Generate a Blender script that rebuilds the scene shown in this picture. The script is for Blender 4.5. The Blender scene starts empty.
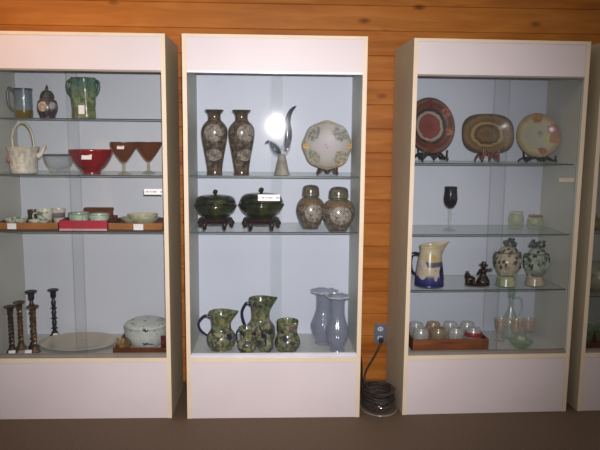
import bpy, math, random
from mathutils import Vector, Matrix
random.seed(7)
PI = math.pi
S = bpy.context.scene
COL = S.collection
S.view_settings.view_transform = 'Standard'
S.view_settings.look = 'None'
S.cycles.transparent_max_bounces = 32
S.cycles.max_bounces = 8
S.cycles.use_denoising = True
S.cycles.sample_clamp_indirect = 4.0


SAT = 1.0


def lin(c):
    g = 0.3 * c[0] + 0.59 * c[1] + 0.11 * c[2]
    c = [g + (x - g) * SAT for x in c]
    return tuple((x / 255 / 12.92) if x / 255 <= 0.04045 else ((x / 255 + 0.055) / 1.055) ** 2.4 for x in c) + (1.0,)


# ------------------------------------------------------------------ materials
class NT:
    def __init__(self, name):
        self.m = bpy.data.materials.new(name)
        self.m.use_nodes = True
        self.t = self.m.node_tree
        self.t.nodes.clear()
        self.out = self.t.nodes.new('ShaderNodeOutputMaterial')
        self._tc = None

    def n(self, kind, **kw):
        nd = self.t.nodes.new('ShaderNode' + kind)
        for k, v in kw.items():
            setattr(nd, k, v)
        return nd

    def set(self, sock, v):
        if hasattr(v, 'is_output') or isinstance(v, bpy.types.NodeSocket):
            self.t.links.new(v, sock)
        else:
            sock.default_value = v

    def coord(self):
        if not self._tc:
            self._tc = self.n('TexCoord').outputs['Object']
        return self._tc

    def math(self, op, a, b=0.0, clamp=False):
        nd = self.n('Math', operation=op)
        nd.use_clamp = clamp
        self.set(nd.inputs[0], a)
        self.set(nd.inputs[1], b)
        return nd.outputs[0]

    def ramp(self, fac, stops, interp='LINEAR'):
        nd = self.n('ValToRGB')
        cr = nd.color_ramp
        cr.interpolation = interp
        while len(cr.elements) < len(stops):
            cr.elements.new(0.5)
        for e, s in zip(cr.elements, stops):
            e.position = s[0]
            c = lin(s[1])
            e.color = (c[0], c[1], c[2], s[2] if len(s) > 2 else 1.0)
        self.set(nd.inputs[0], fac)
        return nd

    def noise(self, scale, detail=3.0, vec=None, dist=0.0):
        nd = self.n('TexNoise')
        nd.inputs['Scale'].default_value = scale
        nd.inputs['Detail'].default_value = detail
        nd.inputs['Distortion'].default_value = dist
        self.set(nd.inputs['Vector'], vec or self.coord())
        return nd.outputs[0]

    def voro(self, scale, vec=None):
        nd = self.n('TexVoronoi')
        nd.inputs['Scale'].default_value = scale
        self.set(nd.inputs['Vector'], vec or self.coord())
        return nd

    def mix(self, fac, a, b):
        nd = self.n('Mix', data_type='RGBA')
        self.set(nd.inputs[0], fac)
        self.set(nd.inputs[6], a)
        self.set(nd.inputs[7], b)
        return nd.outputs[2]

    def mapped(self, sc):
        nd = self.n('Mapping')
        nd.inputs['Scale'].default_value = sc
        self.set(nd.inputs['Vector'], self.coord())
        return nd.outputs[0]

    def principled(self, col, rough=0.5, metal=0.0, bump=None, bstr=0.2, spec=0.5):
        b = self.n('BsdfPrincipled')
        self.set(b.inputs['Base Color'], col)
        self.set(b.inputs['Roughness'], rough)
        b.inputs['Metallic'].default_value = metal
        b.inputs['Specular IOR Level'].default_value = spec
        if bump is not None:
            bp = self.n('Bump')
            bp.inputs['Strength'].default_value = bstr
            bp.inputs['Distance'].default_value = 0.004
            self.set(bp.inputs['Height'], bump)
            self.t.links.new(bp.outputs[0], b.inputs['Normal'])
        self.t.links.new(b.outputs[0], self.out.inputs[0])
        return self.m


def plain(name, c, rough=0.5, metal=0.0, var=6, scale=8, spec=0.5):
    t = NT(name)
    f = t.noise(scale, 2)
    a = tuple(max(0, x - var) for x in c)
    b = tuple(min(255, x + var) for x in c)
    return t.principled(t.ramp(f, [(0.3, a), (0.7, b)]).outputs[0], rough, metal, spec=spec)


def muted(fn):
    def go(*a, **k):
        global SAT
        SAT = 0.8
        m = fn(*a, **k)
        SAT = 1.0
        return m
    return go


@muted
def ceramic(name, stops, scale, kind='noise', z=None, H=1.0, panels=(), flowers=None, rough=0.25, metal=0.0, dist=0.0, spec=0.5):
    """mottled glaze; z = list (pos, rgb, alpha) bands over height H; panels = (cx, cz, a, b, stops, scale)"""
    t = NT(name)
    f = t.noise(scale, 4, dist=dist) if kind == 'noise' else t.voro(scale).outputs[0]
    col = t.ramp(f, stops).outputs[0]
    sx = t.n('SeparateXYZ')
    t.set(sx.inputs[0], t.coord())
    if flowers:
        sc, size, cols = flowers
        v = t.voro(sc)
        sep = t.n('SeparateColor')
        t.set(sep.inputs[0], v.outputs['Color'])
        fc = t.ramp(sep.outputs[0], [(i / len(cols), c) for i, c in enumerate(cols)], 'CONSTANT').outputs[0]
        mask = t.ramp(v.outputs[0], [(size * 0.75, (255, 255, 255)), (size, (0, 0, 0))]).outputs[0]
        col = t.mix(mask, col, fc)
    if z:
        zz = t.math('DIVIDE', sx.outputs[2], H)
        zz = t.math('ADD', zz, t.math('MULTIPLY', t.math('SUBTRACT', t.noise(30, 2), 0.5), 0.06))
        r = t.ramp(zz, z)
        col = t.mix(r.outputs[1], col, r.outputs[0])
    for cx, cz, a, b, st, sc in panels:
        dx = t.math('POWER', t.math('ABSOLUTE', t.math('DIVIDE', t.math('SUBTRACT', sx.outputs[0], cx), a)), 2.0)
        dz = t.math('POWER', t.math('ABSOLUTE', t.math('DIVIDE', t.math('SUBTRACT', sx.outputs[2], cz), b)), 2.0)
        d = t.math('ADD', dx, dz)
        mask = t.ramp(d, [(0.85, (255, 255, 255)), (1.0, (0, 0, 0))]).outputs[0]
        pc = t.ramp(t.noise(sc, 4, dist=1.0), st).outputs[0]
        col = t.mix(mask, col, pc)
    return t.principled(col, rough, metal, spec=spec)


@muted
def radial(name, stops, R, asp=1.0, petals=0, amp=0.0, speck=60, sv=0.06, interp='LINEAR', rough=0.28, side=None):
    """plate painted in rings: coordinates in the plate's own x,z plane"""
    t = NT(name)
    sx = t.n('SeparateXYZ')
    t.set(sx.inputs[0], t.coord())
    x = t.math('DIVIDE', sx.outputs[0], R * asp)
    z = t.math('DIVIDE', sx.outputs[2], R)
    r = t.math('SQRT', t.math('ADD', t.math('MULTIPLY', x, x), t.math('MULTIPLY', z, z)))
    if petals:
        th = t.math('ARCTAN2', x, z)
        r2 = t.math('ADD', r, t.math('MULTIPLY', t.math('SINE', t.math('MULTIPLY', th, float(petals))), amp))
    else:
        r2 = r
    r3 = t.math('ADD', r2, t.math('MULTIPLY', t.math('SUBTRACT', t.noise(speck, 4, dist=0.6), 0.5), sv * 4))
    col = t.ramp(r3, stops, interp).outputs[0]
    if side:
        for (cx, cz, a, c, c2) in side:
            dx = t.math('DIVIDE', t.math('SUBTRACT', x, cx), a)
            dz = t.math('DIVIDE', t.math('SUBTRACT', z, cz), a)
            d = t.math('ADD', t.math('MULTIPLY', dx, dx), t.math('MULTIPLY', dz, dz))
            d = t.math('ADD', d, t.math('MULTIPLY', t.math('SUBTRACT', t.noise(50, 3), 0.5), 1.6))
            mask = t.ramp(d, [(0.6, (255, 255, 255)), (1.0, (0, 0, 0))]).outputs[0]
            pc = t.ramp(t.noise(70, 2), [(0.42, c), (0.58, c2)]).outputs[0]
            col = t.mix(mask, col, pc)
    return t.principled(col, rough)


def glass(name, tint, body=0.0, bcol=(200, 200, 200), refl=0.05, edge=0.5, rough=0.03, pw=3.0):
    """thin clear glass: tinted see-through mixed with a mirror that grows at grazing angles"""
    refl, edge = refl * 0.4, edge * 0.6
    if body < 0.4:
        body *= 0.55
        tint = tuple(255 - (255 - x) * 0.55 for x in tint)
        bcol = tuple(min(245, x * 1.22) for x in bcol)
    t = NT(name)
    tr = t.n('BsdfTransparent')
    tr.inputs[0].default_value = lin(tint)
    sh = tr.outputs[0]
    lw = t.n('LayerWeight')
    lw.inputs['Blend'].default_value = 0.5
    fac = t.math('ADD', t.math('MULTIPLY', t.math('POWER', lw.outputs['Facing'], pw), edge), refl, True)
    if body > 0:
        d = t.n('BsdfPrincipled')
        d.inputs['Base Color'].default_value = lin(bcol)
        d.inputs['Roughness'].default_value = 0.2
        mx = t.n('MixShader')
        bf = t.math('ADD', t.math('MULTIPLY', t.math('POWER', lw.outputs['Facing'], 2.0), min(0.6, body * 2)), body, True)
        t.set(mx.inputs[0], bf)
        t.set(mx.inputs[1], sh)
        t.set(mx.inputs[2], d.outputs[0])
        sh = mx.outputs[0]
    g = t.n('BsdfGlossy')
    g.inputs['Roughness'].default_value = rough
    mx = t.n('MixShader')
    t.set(mx.inputs[0], fac)
    t.set(mx.inputs[1], sh)
    t.set(mx.inputs[2], g.outputs[0])
    t.t.links.new(mx.outputs[0], t.out.inputs[0])
    return t.m


def wood(name, c1, c2, c3, axis='x', scale=6.0, rough=0.5, plank=None, knots=False):
    t = NT(name)
    s = {'x': (0.12, 1, 1), 'y': (1, 0.12, 1), 'z': (1, 1, 0.12)}[axis]
    vec = t.mapped(s)
    f = t.noise(scale * 4, 6, vec, 0.6)
    col = t.ramp(f, [(0.3, c1), (0.5, c2), (0.72, c3)]).outputs[0]
    big = t.noise(1.3, 2)
    col = t.mix(t.math('MULTIPLY', big, 0.45), col, lin(c1))
    if plank:
        z0, ph = plank
        sx = t.n('SeparateXYZ')
        t.set(sx.inputs[0], t.coord())
        k = t.math('FLOOR', t.math('DIVIDE', t.math('SUBTRACT', sx.outputs[2], z0), ph))
        w = t.n('TexWhiteNoise', noise_dimensions='1D')
        t.set(w.inputs['W'], k)
        col = t.mix(t.math('MULTIPLY', w.outputs[0], 0.35), col, lin(c3))
    if knots:
        v = t.voro(1.0, t.mapped((3.2, 1, 7.0)))
        mask = t.ramp(v.outputs[0], [(0.05, (255, 255, 255)), (0.15, (0, 0, 0))]).outputs[0]
        col = t.mix(t.math('MULTIPLY', mask, 0.75), col, lin((80, 38, 18)))
    return t.principled(col, rough, bump=f, bstr=0.08, spec=0.15)


# ------------------------------------------------------------------ mesh builder
def spl(pts, n=6, closed=False):
    P = [Vector(p) for p in pts]
    out = []
    m = len(P)
    rng = range(m if closed else m - 1)
    for i in rng:
        if closed:
            p0, p1, p2, p3 = P[i - 1], P[i], P[(i + 1) % m], P[(i + 2) % m]
        else:
            p0, p1, p2, p3 = P[max(i - 1, 0)], P[i], P[i + 1], P[min(i + 2, m - 1)]
        for k in range(n):
            t = k / n
            out.append(0.5 * ((2 * p1) + (p2 - p0) * t + (2 * p0 - 5 * p1 + 4 * p2 - p3) * t * t + (3 * p1 - p0 - 3 * p2 + p3) * t ** 3))
    if not closed:
        out.append(P[-1])
    return out


def splr(rs, n=6):
    return [v.x for v in spl([(r, 0, 0) for r in rs], n)]


class MB:
    def __init__(self):
        self.v, self.f, self.mi = [], [], []
        self.M = Matrix.Identity(4)

    def add(self, vs, fs, mi=0):
        o = len(self.v)
        self.v += [tuple(self.M @ Vector(p)) for p in vs]
        self.f += [tuple(i + o for i in q) for q in fs]
        self.mi += [mi] * len(fs) if isinstance(mi, int) else list(mi)
        return self

    def box(self, x0, x1, y0, y1, z0, z1, mi=0, front=None, edge=None):
        vs = [(x0, y0, z0), (x1, y0, z0), (x1, y1, z0), (x0, y1, z0), (x0, y0, z1), (x1, y0, z1), (x1, y1, z1), (x0, y1, z1)]
        fs = [(3, 2, 1, 0), (4, 5, 6, 7), (0, 1, 5, 4), (1, 2, 6, 5), (2, 3, 7, 6), (3, 0, 4, 7)]
        m = [mi] * 6
        if front is not None:
            m[2] = front
        if edge == 'z':        # shelf: sides are the cut edge
            m = [mi, mi, 1, 2, 2, 2]
        if edge == 'y':        # door pane
            m = [1, 1, mi, 1, mi, 1]
        return self.add(vs, fs, m)

    def lathe(self, prof, seg=36, c=(0, 0, 0), mod=None, post=None, mi=0, sy=1.0, sx=1.0, smooth=0):
        if smooth:
            prof = [(v.x, v.y) for v in spl([(r, z, 0) for r, z in prof], smooth)]
            prof = [(max(r, 0), z) for r, z in prof]
        vs, fs = [], []
        n = len(prof)
        for i, (r, z) in enumerate(prof):
            for k in range(seg):
                th = 2 * PI * k / seg
                rr = r * (mod(th, z) if mod else 1)
                p = (c[0] + sx * rr * math.cos(th), c[1] + sy * rr * math.sin(th), c[2] + z)
                vs.append(post(*p) if post else p)
        for i in range(n - 1):
            for k in range(seg):
                a, b = i * seg + k, i * seg + (k + 1) % seg
                fs.append((a, b, b + seg, a + seg))
        if prof[0][0] > 1e-5:
            fs.append(tuple(reversed(range(seg))))
        if prof[-1][0] > 1e-5:
            fs.append(tuple((n - 1) * seg + k for k in range(seg)))
        return self.add(vs, fs, mi)

    def tube(self, pts, r, seg=10, closed=False, mi=0, flat=1.0):
        P = [Vector(p) for p in pts]
        n = len(P)
        R = r if isinstance(r, (list, tuple)) else [r] * n
        vs, fs = [], []
        T0 = (P[1] - P[0]).normalized()
        N = T0.orthogonal().normalized()
        for i in range(n):
            if closed:
                T = (P[(i + 1) % n] - P[i - 1]).normalized()
            else:
                T = (P[min(i + 1, n - 1)] - P[max(i - 1, 0)]).normalized()
            N = (N - T * N.dot(T))
            N = N.normalized() if N.length > 1e-6 else T.orthogonal().normalized()
            B = T.cross(N)
            for k in range(seg):
                a = 2 * PI * k / seg
                vs.append(tuple(P[i] + N * math.cos(a) * R[i] + B * math.sin(a) * R[i] * flat))
        for i in range(n if closed else n - 1):
            for k in range(seg):
                a, b = i * seg + k, i * seg + (k + 1) % seg
                c, d = ((i + 1) % n) * seg + (k + 1) % seg, ((i + 1) % n) * seg + k
                fs.append((a, b, c, d))
        if not closed:
            fs.append(tuple(reversed(range(seg))))
            fs.append(tuple((n - 1) * seg + k for k in range(seg)))
        return self.add(vs, fs, mi)

    def ball(self, c, r, seg=14, rings=8, mi=0):
        r = r if isinstance(r, (tuple, list)) else (r, r, r)
        vs, fs = [(c[0], c[1], c[2] - r[2])], []
        for i in range(1, rings):
            a = -PI / 2 + PI * i / rings
            for k in range(seg):
                th = 2 * PI * k / seg
                vs.append((c[0] + r[0] * math.cos(a) * math.cos(th), c[1] + r[1] * math.cos(a) * math.sin(th), c[2] + r[2] * math.sin(a)))
        vs.append((c[0], c[1], c[2] + r[2]))
        for k in range(seg):
            fs.append((0, 1 + (k + 1) % seg, 1 + k))
            fs.append((len(vs) - 1, len(vs) - 1 - seg + k, len(vs) - 1 - seg + (k + 1) % seg))
        for i in range(rings - 2):
            for k in range(seg):
                a, b = 1 + i * seg + k, 1 + i * seg + (k + 1) % seg
                fs.append((a, b, b + seg, a + seg))
        return self.add(vs, fs, mi)

    def build(self, name, mats, parent=None, bevel=0.0, smooth=True, ang=40, sub=0):
        me = bpy.data.meshes.new(name)
        me.from_pydata(self.v, [], self.f)
        mats = mats if isinstance(mats, (list, tuple)) else [mats]
        for m in mats:
            me.materials.append(m)
        me.polygons.foreach_set('material_index', self.mi)
        if smooth:
            me.polygons.foreach_set('use_smooth', [True] * len(me.polygons))
            me.update()
            me.set_sharp_from_angle(angle=math.radians(ang))
        me.update()
        o = bpy.data.objects.new(name, me)
        COL.objects.link(o)
        if parent:
            o.parent = parent
        if bevel:
            b = o.modifiers.new('Bevel', 'BEVEL')
            b.width = bevel
            b.segments = 2
            b.limit_method = 'ANGLE'
        if sub:
            s = o.modifiers.new('Sub', 'SUBSURF')
            s.levels = s.render_levels = sub
        return o


W, H, DP = 0.9241, 2.0, 0.4466
ROT = 0.0301
XC, YC = 0.7051, 0.0228
CAB = {'A': (-0.5413 - W, 0.010, 0.0), 'B': (-0.4575, 0.0, 0.0), 'C': (XC, YC, ROT),
       'D': (XC + (W + 0.066) * math.cos(ROT), YC + (W + 0.066) * math.sin(ROT), ROT), 'R': (0, 0, 0)}


def tag(o, label, cat, group=None, kind=None):
    o['label'] = label
    o['category'] = cat
    if group:
        o['group'] = group
    if kind:
        o['kind'] = kind
    return o


def place(o, cab, x, y, z, rz=0.0):
    x0, y0, r = CAB[cab]
    c, s = math.cos(r), math.sin(r)
    o.location = (x0 + c * x - s * y, y0 + s * x + c * y, z)
    o.rotation_euler = (0, 0, r + rz)
    return o


def thing(name, label, cat, cab, x, y, z, rz=0.0, group=None):
    o = bpy.data.objects.new(name, None)
    o.empty_display_size = 0.05
    COL.objects.link(o)
    place(o, cab, x, y, z, rz)
    return tag(o, label, cat, group)


def copy_thing(src, label, cab, x, y, z, rz=0.0, scale=None):
    def cp(o, parent):
        c = o.copy()
        COL.objects.link(c)
        c.parent = parent
        for ch in o.children:
            cp(ch, c)
        return c
    r = cp(src, None)
    place(r, cab, x, y, z, rz)
    if scale:
        r.scale = scale
    r['label'] = label
    return r


# ------------------------------------------------------------------ palette
WHITE_LAM = plain('white laminate panel', (222, 210, 212), 0.45, var=3, scale=3)
WHITE_SIDE = plain('cream laminate side', (196, 184, 160), 0.5, var=5, scale=3)
EDGE = plain('cream edge banding', (230, 210, 184), 0.5, var=4)
BACK = {'A': plain('dimmed blue grey back A', (196, 200, 208), 0.5, var=3, scale=2),  # A and C darker than B: flash falloff put into the panel colour
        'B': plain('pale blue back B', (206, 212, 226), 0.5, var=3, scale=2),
        'C': plain('dimmed blue grey back C', (190, 195, 208), 0.5, var=3, scale=2),
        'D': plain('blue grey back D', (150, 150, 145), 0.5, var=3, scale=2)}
INSIDE = plain('grey inner side', (196, 196, 186), 0.5, var=3, scale=2)
DECK = plain('pale grey deck', (196, 198, 196), 0.4, var=4)
TRACK_SILVER = plain('silver track', (236, 234, 240), 0.3, 0.1)
TRACK_DULL = plain('dull beige track', (150, 140, 130), 0.4, 0.2)
PANE = glass('door glass', (251, 252, 252), refl=0.065, edge=0.8, rough=0.043, pw=4)
PANE_EDGE = glass('door glass edge', (150, 165, 165), body=0.45, bcol=(120, 135, 135), refl=0.0, edge=0.0, rough=0.5)
SHELF = glass('shelf glass', (250, 252, 250), body=0.05, bcol=(190, 198, 190), refl=0.06, edge=0.25, pw=4)
SHELF_SIDE = glass('pale shelf edge', (225, 236, 230), body=0.1, bcol=(150, 170, 160), refl=0.04)
SHELF_EDGE = plain('dark green shelf edge', (62, 76, 74), 0.2)
LABEL = NT('white label with faint grey line')
_s = LABEL.n('SeparateXYZ')
LABEL.set(_s.inputs[0], LABEL.coord())
_l = LABEL.ramp(LABEL.noise(55, 2, LABEL.mapped((1, 1, 0.05))), [(0.45, (150, 150, 160)), (0.55, (240, 238, 236))]).outputs[0]
_zb = LABEL.math('ABSOLUTE', _s.outputs[2])
_zm = LABEL.math('LESS_THAN', _zb, 0.004)
LABEL = LABEL.principled(LABEL.mix(_zm, lin((242, 240, 238)), _l), 0.5)
STICKER = plain('white price sticker', (232, 228, 228), 0.6, var=8, scale=60)
STICKER_BROWN = plain('pale brown label', (196, 184, 168), 0.6, var=8, scale=60)


# ------------------------------------------------------------------ room
def structure(o, name=None):
    o['kind'] = 'structure'
    return o


WOODWALL = wood('honey pine planks', (140, 76, 24), (168, 99, 36), (192, 124, 56), 'x', 5, 0.45, plank=(0.009, 0.14), knots=True)
m = MB()
z = 0.009 - 0.14
while z < 2.9:
    z0, z1 = max(z + 0.0008, 0), z + 0.1392
    # rounded tongue-and-groove board profile, extruded along the wall
    yf, yb = 0.52, 0.545
    prof = [(yb, z0), (yf + 0.002, z0), (yf, z0 + 0.003), (yf, z1 - 0.003), (yf + 0.002, z1), (yb, z1)]
    vs = [(-3.2, a, b) for a, b in prof] + [(3.8, a, b) for a, b in prof]
    k = len(prof)
    m.add(vs, [(i, i + k, (i + 1) % k + k, (i + 1) % k) for i in range(k)])
    z += 0.14
m.box(-3.2, 3.8, 0.538, 0.56, 0, 2.9, 1)
structure(m.build('wall_back', [WOODWALL, plain('dark groove', (96, 50, 20), 0.8)], smooth=False))

t = NT('dark brown carpet')
f = t.noise(140, 4)
f2 = t.noise(3.0, 3)
c = t.ramp(f, [(0.3, (88, 71, 58)), (0.7, (120, 99, 84))]).outputs[0]
c = t.mix(t.math('MULTIPLY', f2, 0.5), c, lin((104, 86, 72)))
CARPET = t.principled(c, 0.75, bump=f, bstr=0.3, spec=0.25)
structure(MB().box(-3.2, 3.8, -5.0, 0.545, -0.05, 0.0).build('floor', CARPET, smooth=False))


# ------------------------------------------------------------------ cabinets
def cabinet(key, label, shelves, overlap, track, lab):
    t = thing('display_cabinet', label, 'cabinet', key, 0, 0, 0, 0, 'glass fronted display cabinets')
    T = 0.022
    back, deckz = DP, 0.335
    for x0, x1, o in ((0, T, 0), (W - T, W, 1)):
        p = MB()
        vs = [(x0, 0, 0), (x1, 0, 0), (x1, back, 0), (x0, back, 0), (x0, 0, H), (x1, 0, H), (x1, back, H), (x0, back, H)]
        fs = [(3, 2, 1, 0), (4, 5, 6, 7), (0, 1, 5, 4), (1, 2, 6, 5), (2, 3, 7, 6), (3, 0, 4, 7)]
        mi = [0, 0, 1, 0, 0, 2] if o else [0, 0, 1, 2, 0, 0]
        p.add(vs, fs, mi)
        p.build('side_panel', [WHITE_SIDE, EDGE, INSIDE], t, smooth=False)
    MB().box(T, W - T, 0.0, back, H - 0.016, H, 0, front=1).build('top_panel', [INSIDE, EDGE], t, smooth=False)
    MB().box(T, W - T, 0.003, 0.019, 1.822, H - 0.016).build('header_panel', [WHITE_LAM], t, smooth=False)
    MB().box(T, W - T, 0.0, 0.04, 1.813, 1.822).build('door_rail', TRACK_SILVER if key == 'B' else TRACK_DULL, t, smooth=False)
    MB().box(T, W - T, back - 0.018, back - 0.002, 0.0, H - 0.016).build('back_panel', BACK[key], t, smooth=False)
    MB().box(T, W - T, 0.0, back - 0.018, deckz - 0.023, deckz, 0, front=1).build('deck_panel', [DECK, EDGE], t, smooth=False)
    MB().box(T, W - T, 0.003, 0.02, 0.0, deckz - 0.023).build('base_panel', [WHITE_LAM], t, smooth=False)
    tr = MB().box(T, W - T, 0.004, 0.042, deckz, deckz + 0.004)
    for y in (0.006, 0.021, 0.036):
        tr.box(T, W - T, y - 0.002, y + 0.002, deckz + 0.003, deckz + 0.016)
    tr.build('door_track', track, t, smooth=False)
    for zz in shelves:
        MB().box(T + 0.001, W - T - 0.001, 0.05, back - 0.022, zz - 0.006, zz, edge='z').build('glass_shelf', [SHELF, SHELF_EDGE, SHELF_SIDE], t, smooth=False)
    oL, oR = overlap
    d1 = MB().box(T, oR, 0.011, 0.015, deckz + 0.005, 1.816, edge='y').build('sliding_glass_door', [PANE, PANE_EDGE], t, smooth=False)
    d2 = MB().box(oL, W - T, 0.026, 0.030, deckz + 0.005, 1.816, edge='y').build('sliding_glass_door', [PANE, PANE_EDGE], t, smooth=False)
    if lab:
        x0, x1, z0, z1, mt, which = lab
        cx, cz = (x0 + x1) / 2, (z0 + z1) / 2
        hw, hh = (x1 - x0) / 2, (z1 - z0) / 2
        yl = 0.008 if which == 0 else 0.023
        o = MB().box(-hw, hw, 0, 0.0025, -hh, hh).build('door_label', mt, d1 if which == 0 else d2, smooth=False)
        o.location = (cx, yl, cz)
        o['label'] = 'small white label stuck on the glass'
    return t


cabinet('A', 'white display cabinet holding a red bowl, candlesticks and boxed dishes', (1.583, 1.296, 1.003), (0.427, 0.486), TRACK_DULL, (0.800, 0.892, 1.199, 1.228, LABEL, 1))
cabinet('B', 'white display cabinet holding two tall brown vases and green jugs', (1.298, 1.004), (0.444, 0.500), TRACK_SILVER, (0.376, 0.489, 1.172, 1.205, LABEL, 0))
cabinet('C', 'white display cabinet with three decorative plates on its top shelf', (1.370, 0.990, 0.686), (0.440, 0.514), TRACK_DULL, (0.812, 0.896, 1.275, 1.297, STICKER_BROWN, 1))
cabinet('D', 'display cabinet cut off by the right edge of the photo', (1.373, 0.997, 0.645), (0.440, 0.514), TRACK_DULL, None)


def sticker(parent, x, y, z, w, h, rx=0.0, ry=0.0, rz=0.0, name='price_sticker', mat=None):
    o = MB().box(-w / 2, w / 2, -0.0008, 0.0008, -h / 2, h / 2).build(name, mat or STICKER, parent, smooth=False)
    o.location = (x, y, z)
    o.rotation_euler = (rx, ry, rz)
    o['label'] = 'small white price sticker'
    return o


EPS = 0.0006
# ================================================================== CABINET A, top shelf (z 1.585)
ZA1, ZA2, ZA3, ZD = 1.583 + EPS, 1.296 + EPS, 1.003 + EPS, 0.335 + EPS
CLEAR = glass('clear glassware', (238, 244, 244), body=0.08, bcol=(190, 205, 210), refl=0.08, edge=0.6, pw=2)
SMOKE = glass('blue grey tankard glass', (216, 224, 228), body=0.22, bcol=(140, 154, 158), refl=0.08, edge=0.5, pw=2)
AMBERBASE = glass('amber glass bottom', (190, 170, 95), body=0.4, bcol=(130, 120, 50))
t = thing('glass_tankard', 'ribbed blue-grey glass tankard with amber bottom and handle', 'tankard', 'A', 0.148, 0.2, ZA1)
t.scale = (0.9, 0.9, 1.0)
prof = [(0.0, 0.004), (0.045, 0.0), (0.05, 0.008), (0.05, 0.04)]
MB().lathe(prof, 32).build('tankard_bottom', AMBERBASE, t)
prof = [(0.05, 0.041), (0.049, 0.09), (0.051, 0.105), (0.049, 0.112), (0.0505, 0.12), (0.049, 0.127), (0.052, 0.146), (0.052, 0.15), (0.049, 0.15), (0.046, 0.12), (0.046, 0.041)]
MB().lathe(prof, 32, mod=lambda th, z: 1 + 0.012 * math.cos(12 * th)).build('tankard_body', SMOKE, t)
MB().lathe([(0.0525, 0.147), (0.0535, 0.1505), (0.0525, 0.154), (0.0485, 0.154), (0.0485, 0.149)], 32).build('rim', plain('dark grey rim', (70, 80, 92), 0.3, 0.5), t)
MB().tube(spl([(-0.048, 0, 0.13), (-0.078, 0, 0.155), (-0.09, 0, 0.12), (-0.082, 0, 0.06), (-0.047, 0, 0.035)], 8), splr([0.007, 0.009, 0.009, 0.008, 0.007], 8)).build('handle', plain('grey handle', (92, 98, 98), 0.3), t)

GJ_DARK = ceramic('dark jar glaze', [(0.35, (52, 44, 54)), (0.5, (92, 80, 86)), (0.65, (128, 112, 100))], 38, 'noise', z=[(0.0, (38, 30, 48), 0.9), (0.2, (38, 30, 48), 0.7), (0.3, (60, 50, 60), 0.0), (0.62, (60, 50, 60), 0.0), (0.72, (70, 78, 58), 0.6), (1.0, (60, 70, 52), 0.7)], H=0.176, panels=[(-0.012, 0.06, 0.026, 0.026, [(0.4, (196, 176, 150)), (0.55, (150, 130, 110))], 60), (0.036, 0.066, 0.012, 0.02, [(0.4, (180, 172, 176)), (0.55, (140, 130, 136))], 60)], dist=1.0)
t = thing('ginger_jar', 'small dark patterned ginger jar with domed lid and pointed finial', 'jar', 'A', 0.271, 0.2, ZA1)
MB().lathe([(0, 0), (0.036, 0.0), (0.038, 0.008), (0.05, 0.04), (0.0515, 0.065), (0.046, 0.09), (0.033, 0.1), (0.031, 0.104), (0, 0.104)], smooth=3).build('jar_body', GJ_DARK, t)
l = MB().lathe([(0.0, 0.104), (0.035, 0.105), (0.036, 0.112), (0.032, 0.128), (0.02, 0.143), (0.0, 0.148)], smooth=3).build('lid', GJ_DARK, t)
MB().lathe([(0.007, 0.146), (0.006, 0.15), (0.009, 0.156), (0.007, 0.163), (0.002, 0.174), (0, 0.177)], 16).build('finial', GJ_DARK, l)

GRV = ceramic('mottled green glaze', [(0.3, (44, 70, 48)), (0.48, (92, 108, 66)), (0.6, (128, 138, 96)), (0.75, (60, 104, 96))], 24, z=[(0.0, (120, 116, 60), 0.6), (0.25, (104, 110, 60), 0.35), (0.45, (90, 120, 70), 0.0), (0.6, (60, 120, 112), 0.2), (0.9, (50, 112, 112), 0.5), (1.0, (40, 76, 56), 0.7)], H=0.21, dist=1.5)
t = thing('green_vase', 'mottled green squat vase with ruffled rim and side lugs', 'vase', 'A', 0.468, 0.17, ZA1)
t.scale = (0.9, 0.9, 1.0)
MB().lathe([(0, 0.002), (0.056, 0.0), (0.066, 0.01), (0.064, 0.05), (0.069, 0.1), (0.076, 0.15), (0.071, 0.185), (0.072, 0.208), (0.066, 0.208), (0.06, 0.18), (0.0, 0.17)], 48, smooth=3, mod=lambda th, z: 1 + (0.05 + 0.05 * z / 0.2) * math.cos(6 * th + z * 8) * 0.9, sy=0.75).build('vase_body', GRV, t)
for s in (-1, 1):
    MB().tube(spl([(s * 0.068, 0, 0.198), (s * 0.088, 0, 0.186), (s * 0.088, 0, 0.15), (s * 0.07, 0, 0.12)], 6), 0.0085).build('lug_handle', plain('dark green lug', (50, 78, 60), 0.3), t)
sticker(t, 0.0, -0.0515, 0.045, 0.036, 0.045)

# ------------------------------------------------------------------ cabinet A, second shelf
BASKET = ceramic('off white basket glaze', [(0.35, (178, 170, 156)), (0.6, (214, 208, 192))], 40, z=[(0.0, (150, 130, 128), 0.4), (0.12, (200, 190, 170), 0.0), (0.86, (200, 190, 170), 0.0), (0.95, (170, 150, 126), 0.5)], H=0.135)
t = thing('basket_jug', 'off-white woven basket shaped jug with tall hoop handle', 'jug', 'A', 0.149, 0.16, ZA2)
t.scale = (0.9, 0.9, 1.03)
MB().lathe([(0, 0.003), (0.07, 0), (0.074, 0.006), (0.074, 0.02), (0.076, 0.06), (0.084, 0.115), (0.09, 0.122), (0.091, 0.133), (0.086, 0.135), (0.078, 0.12), (0.068, 0.02), (0, 0.015)], 64, mod=lambda th, z: 1 + 0.018 * math.cos(24 * th + (PI if int(z / 0.012) % 2 else 0))).build('basket_body', BASKET, t)
MB().tube(spl([(0.082, 0, 0.085), (0.105, 0, 0.105), (0.122, 0, 0.132), (0.132, 0, 0.136)], 6), splr([0.016, 0.013, 0.009, 0.01], 6)).build('spout', BASKET, t)
hoop = [(-0.058, 0, 0.128), (-0.06, 0, 0.18), (-0.045, 0, 0.225), (-0.012, 0, 0.254), (0.02, 0, 0.25), (0.048, 0, 0.215), (0.06, 0, 0.17), (0.064, 0, 0.128)]
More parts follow.
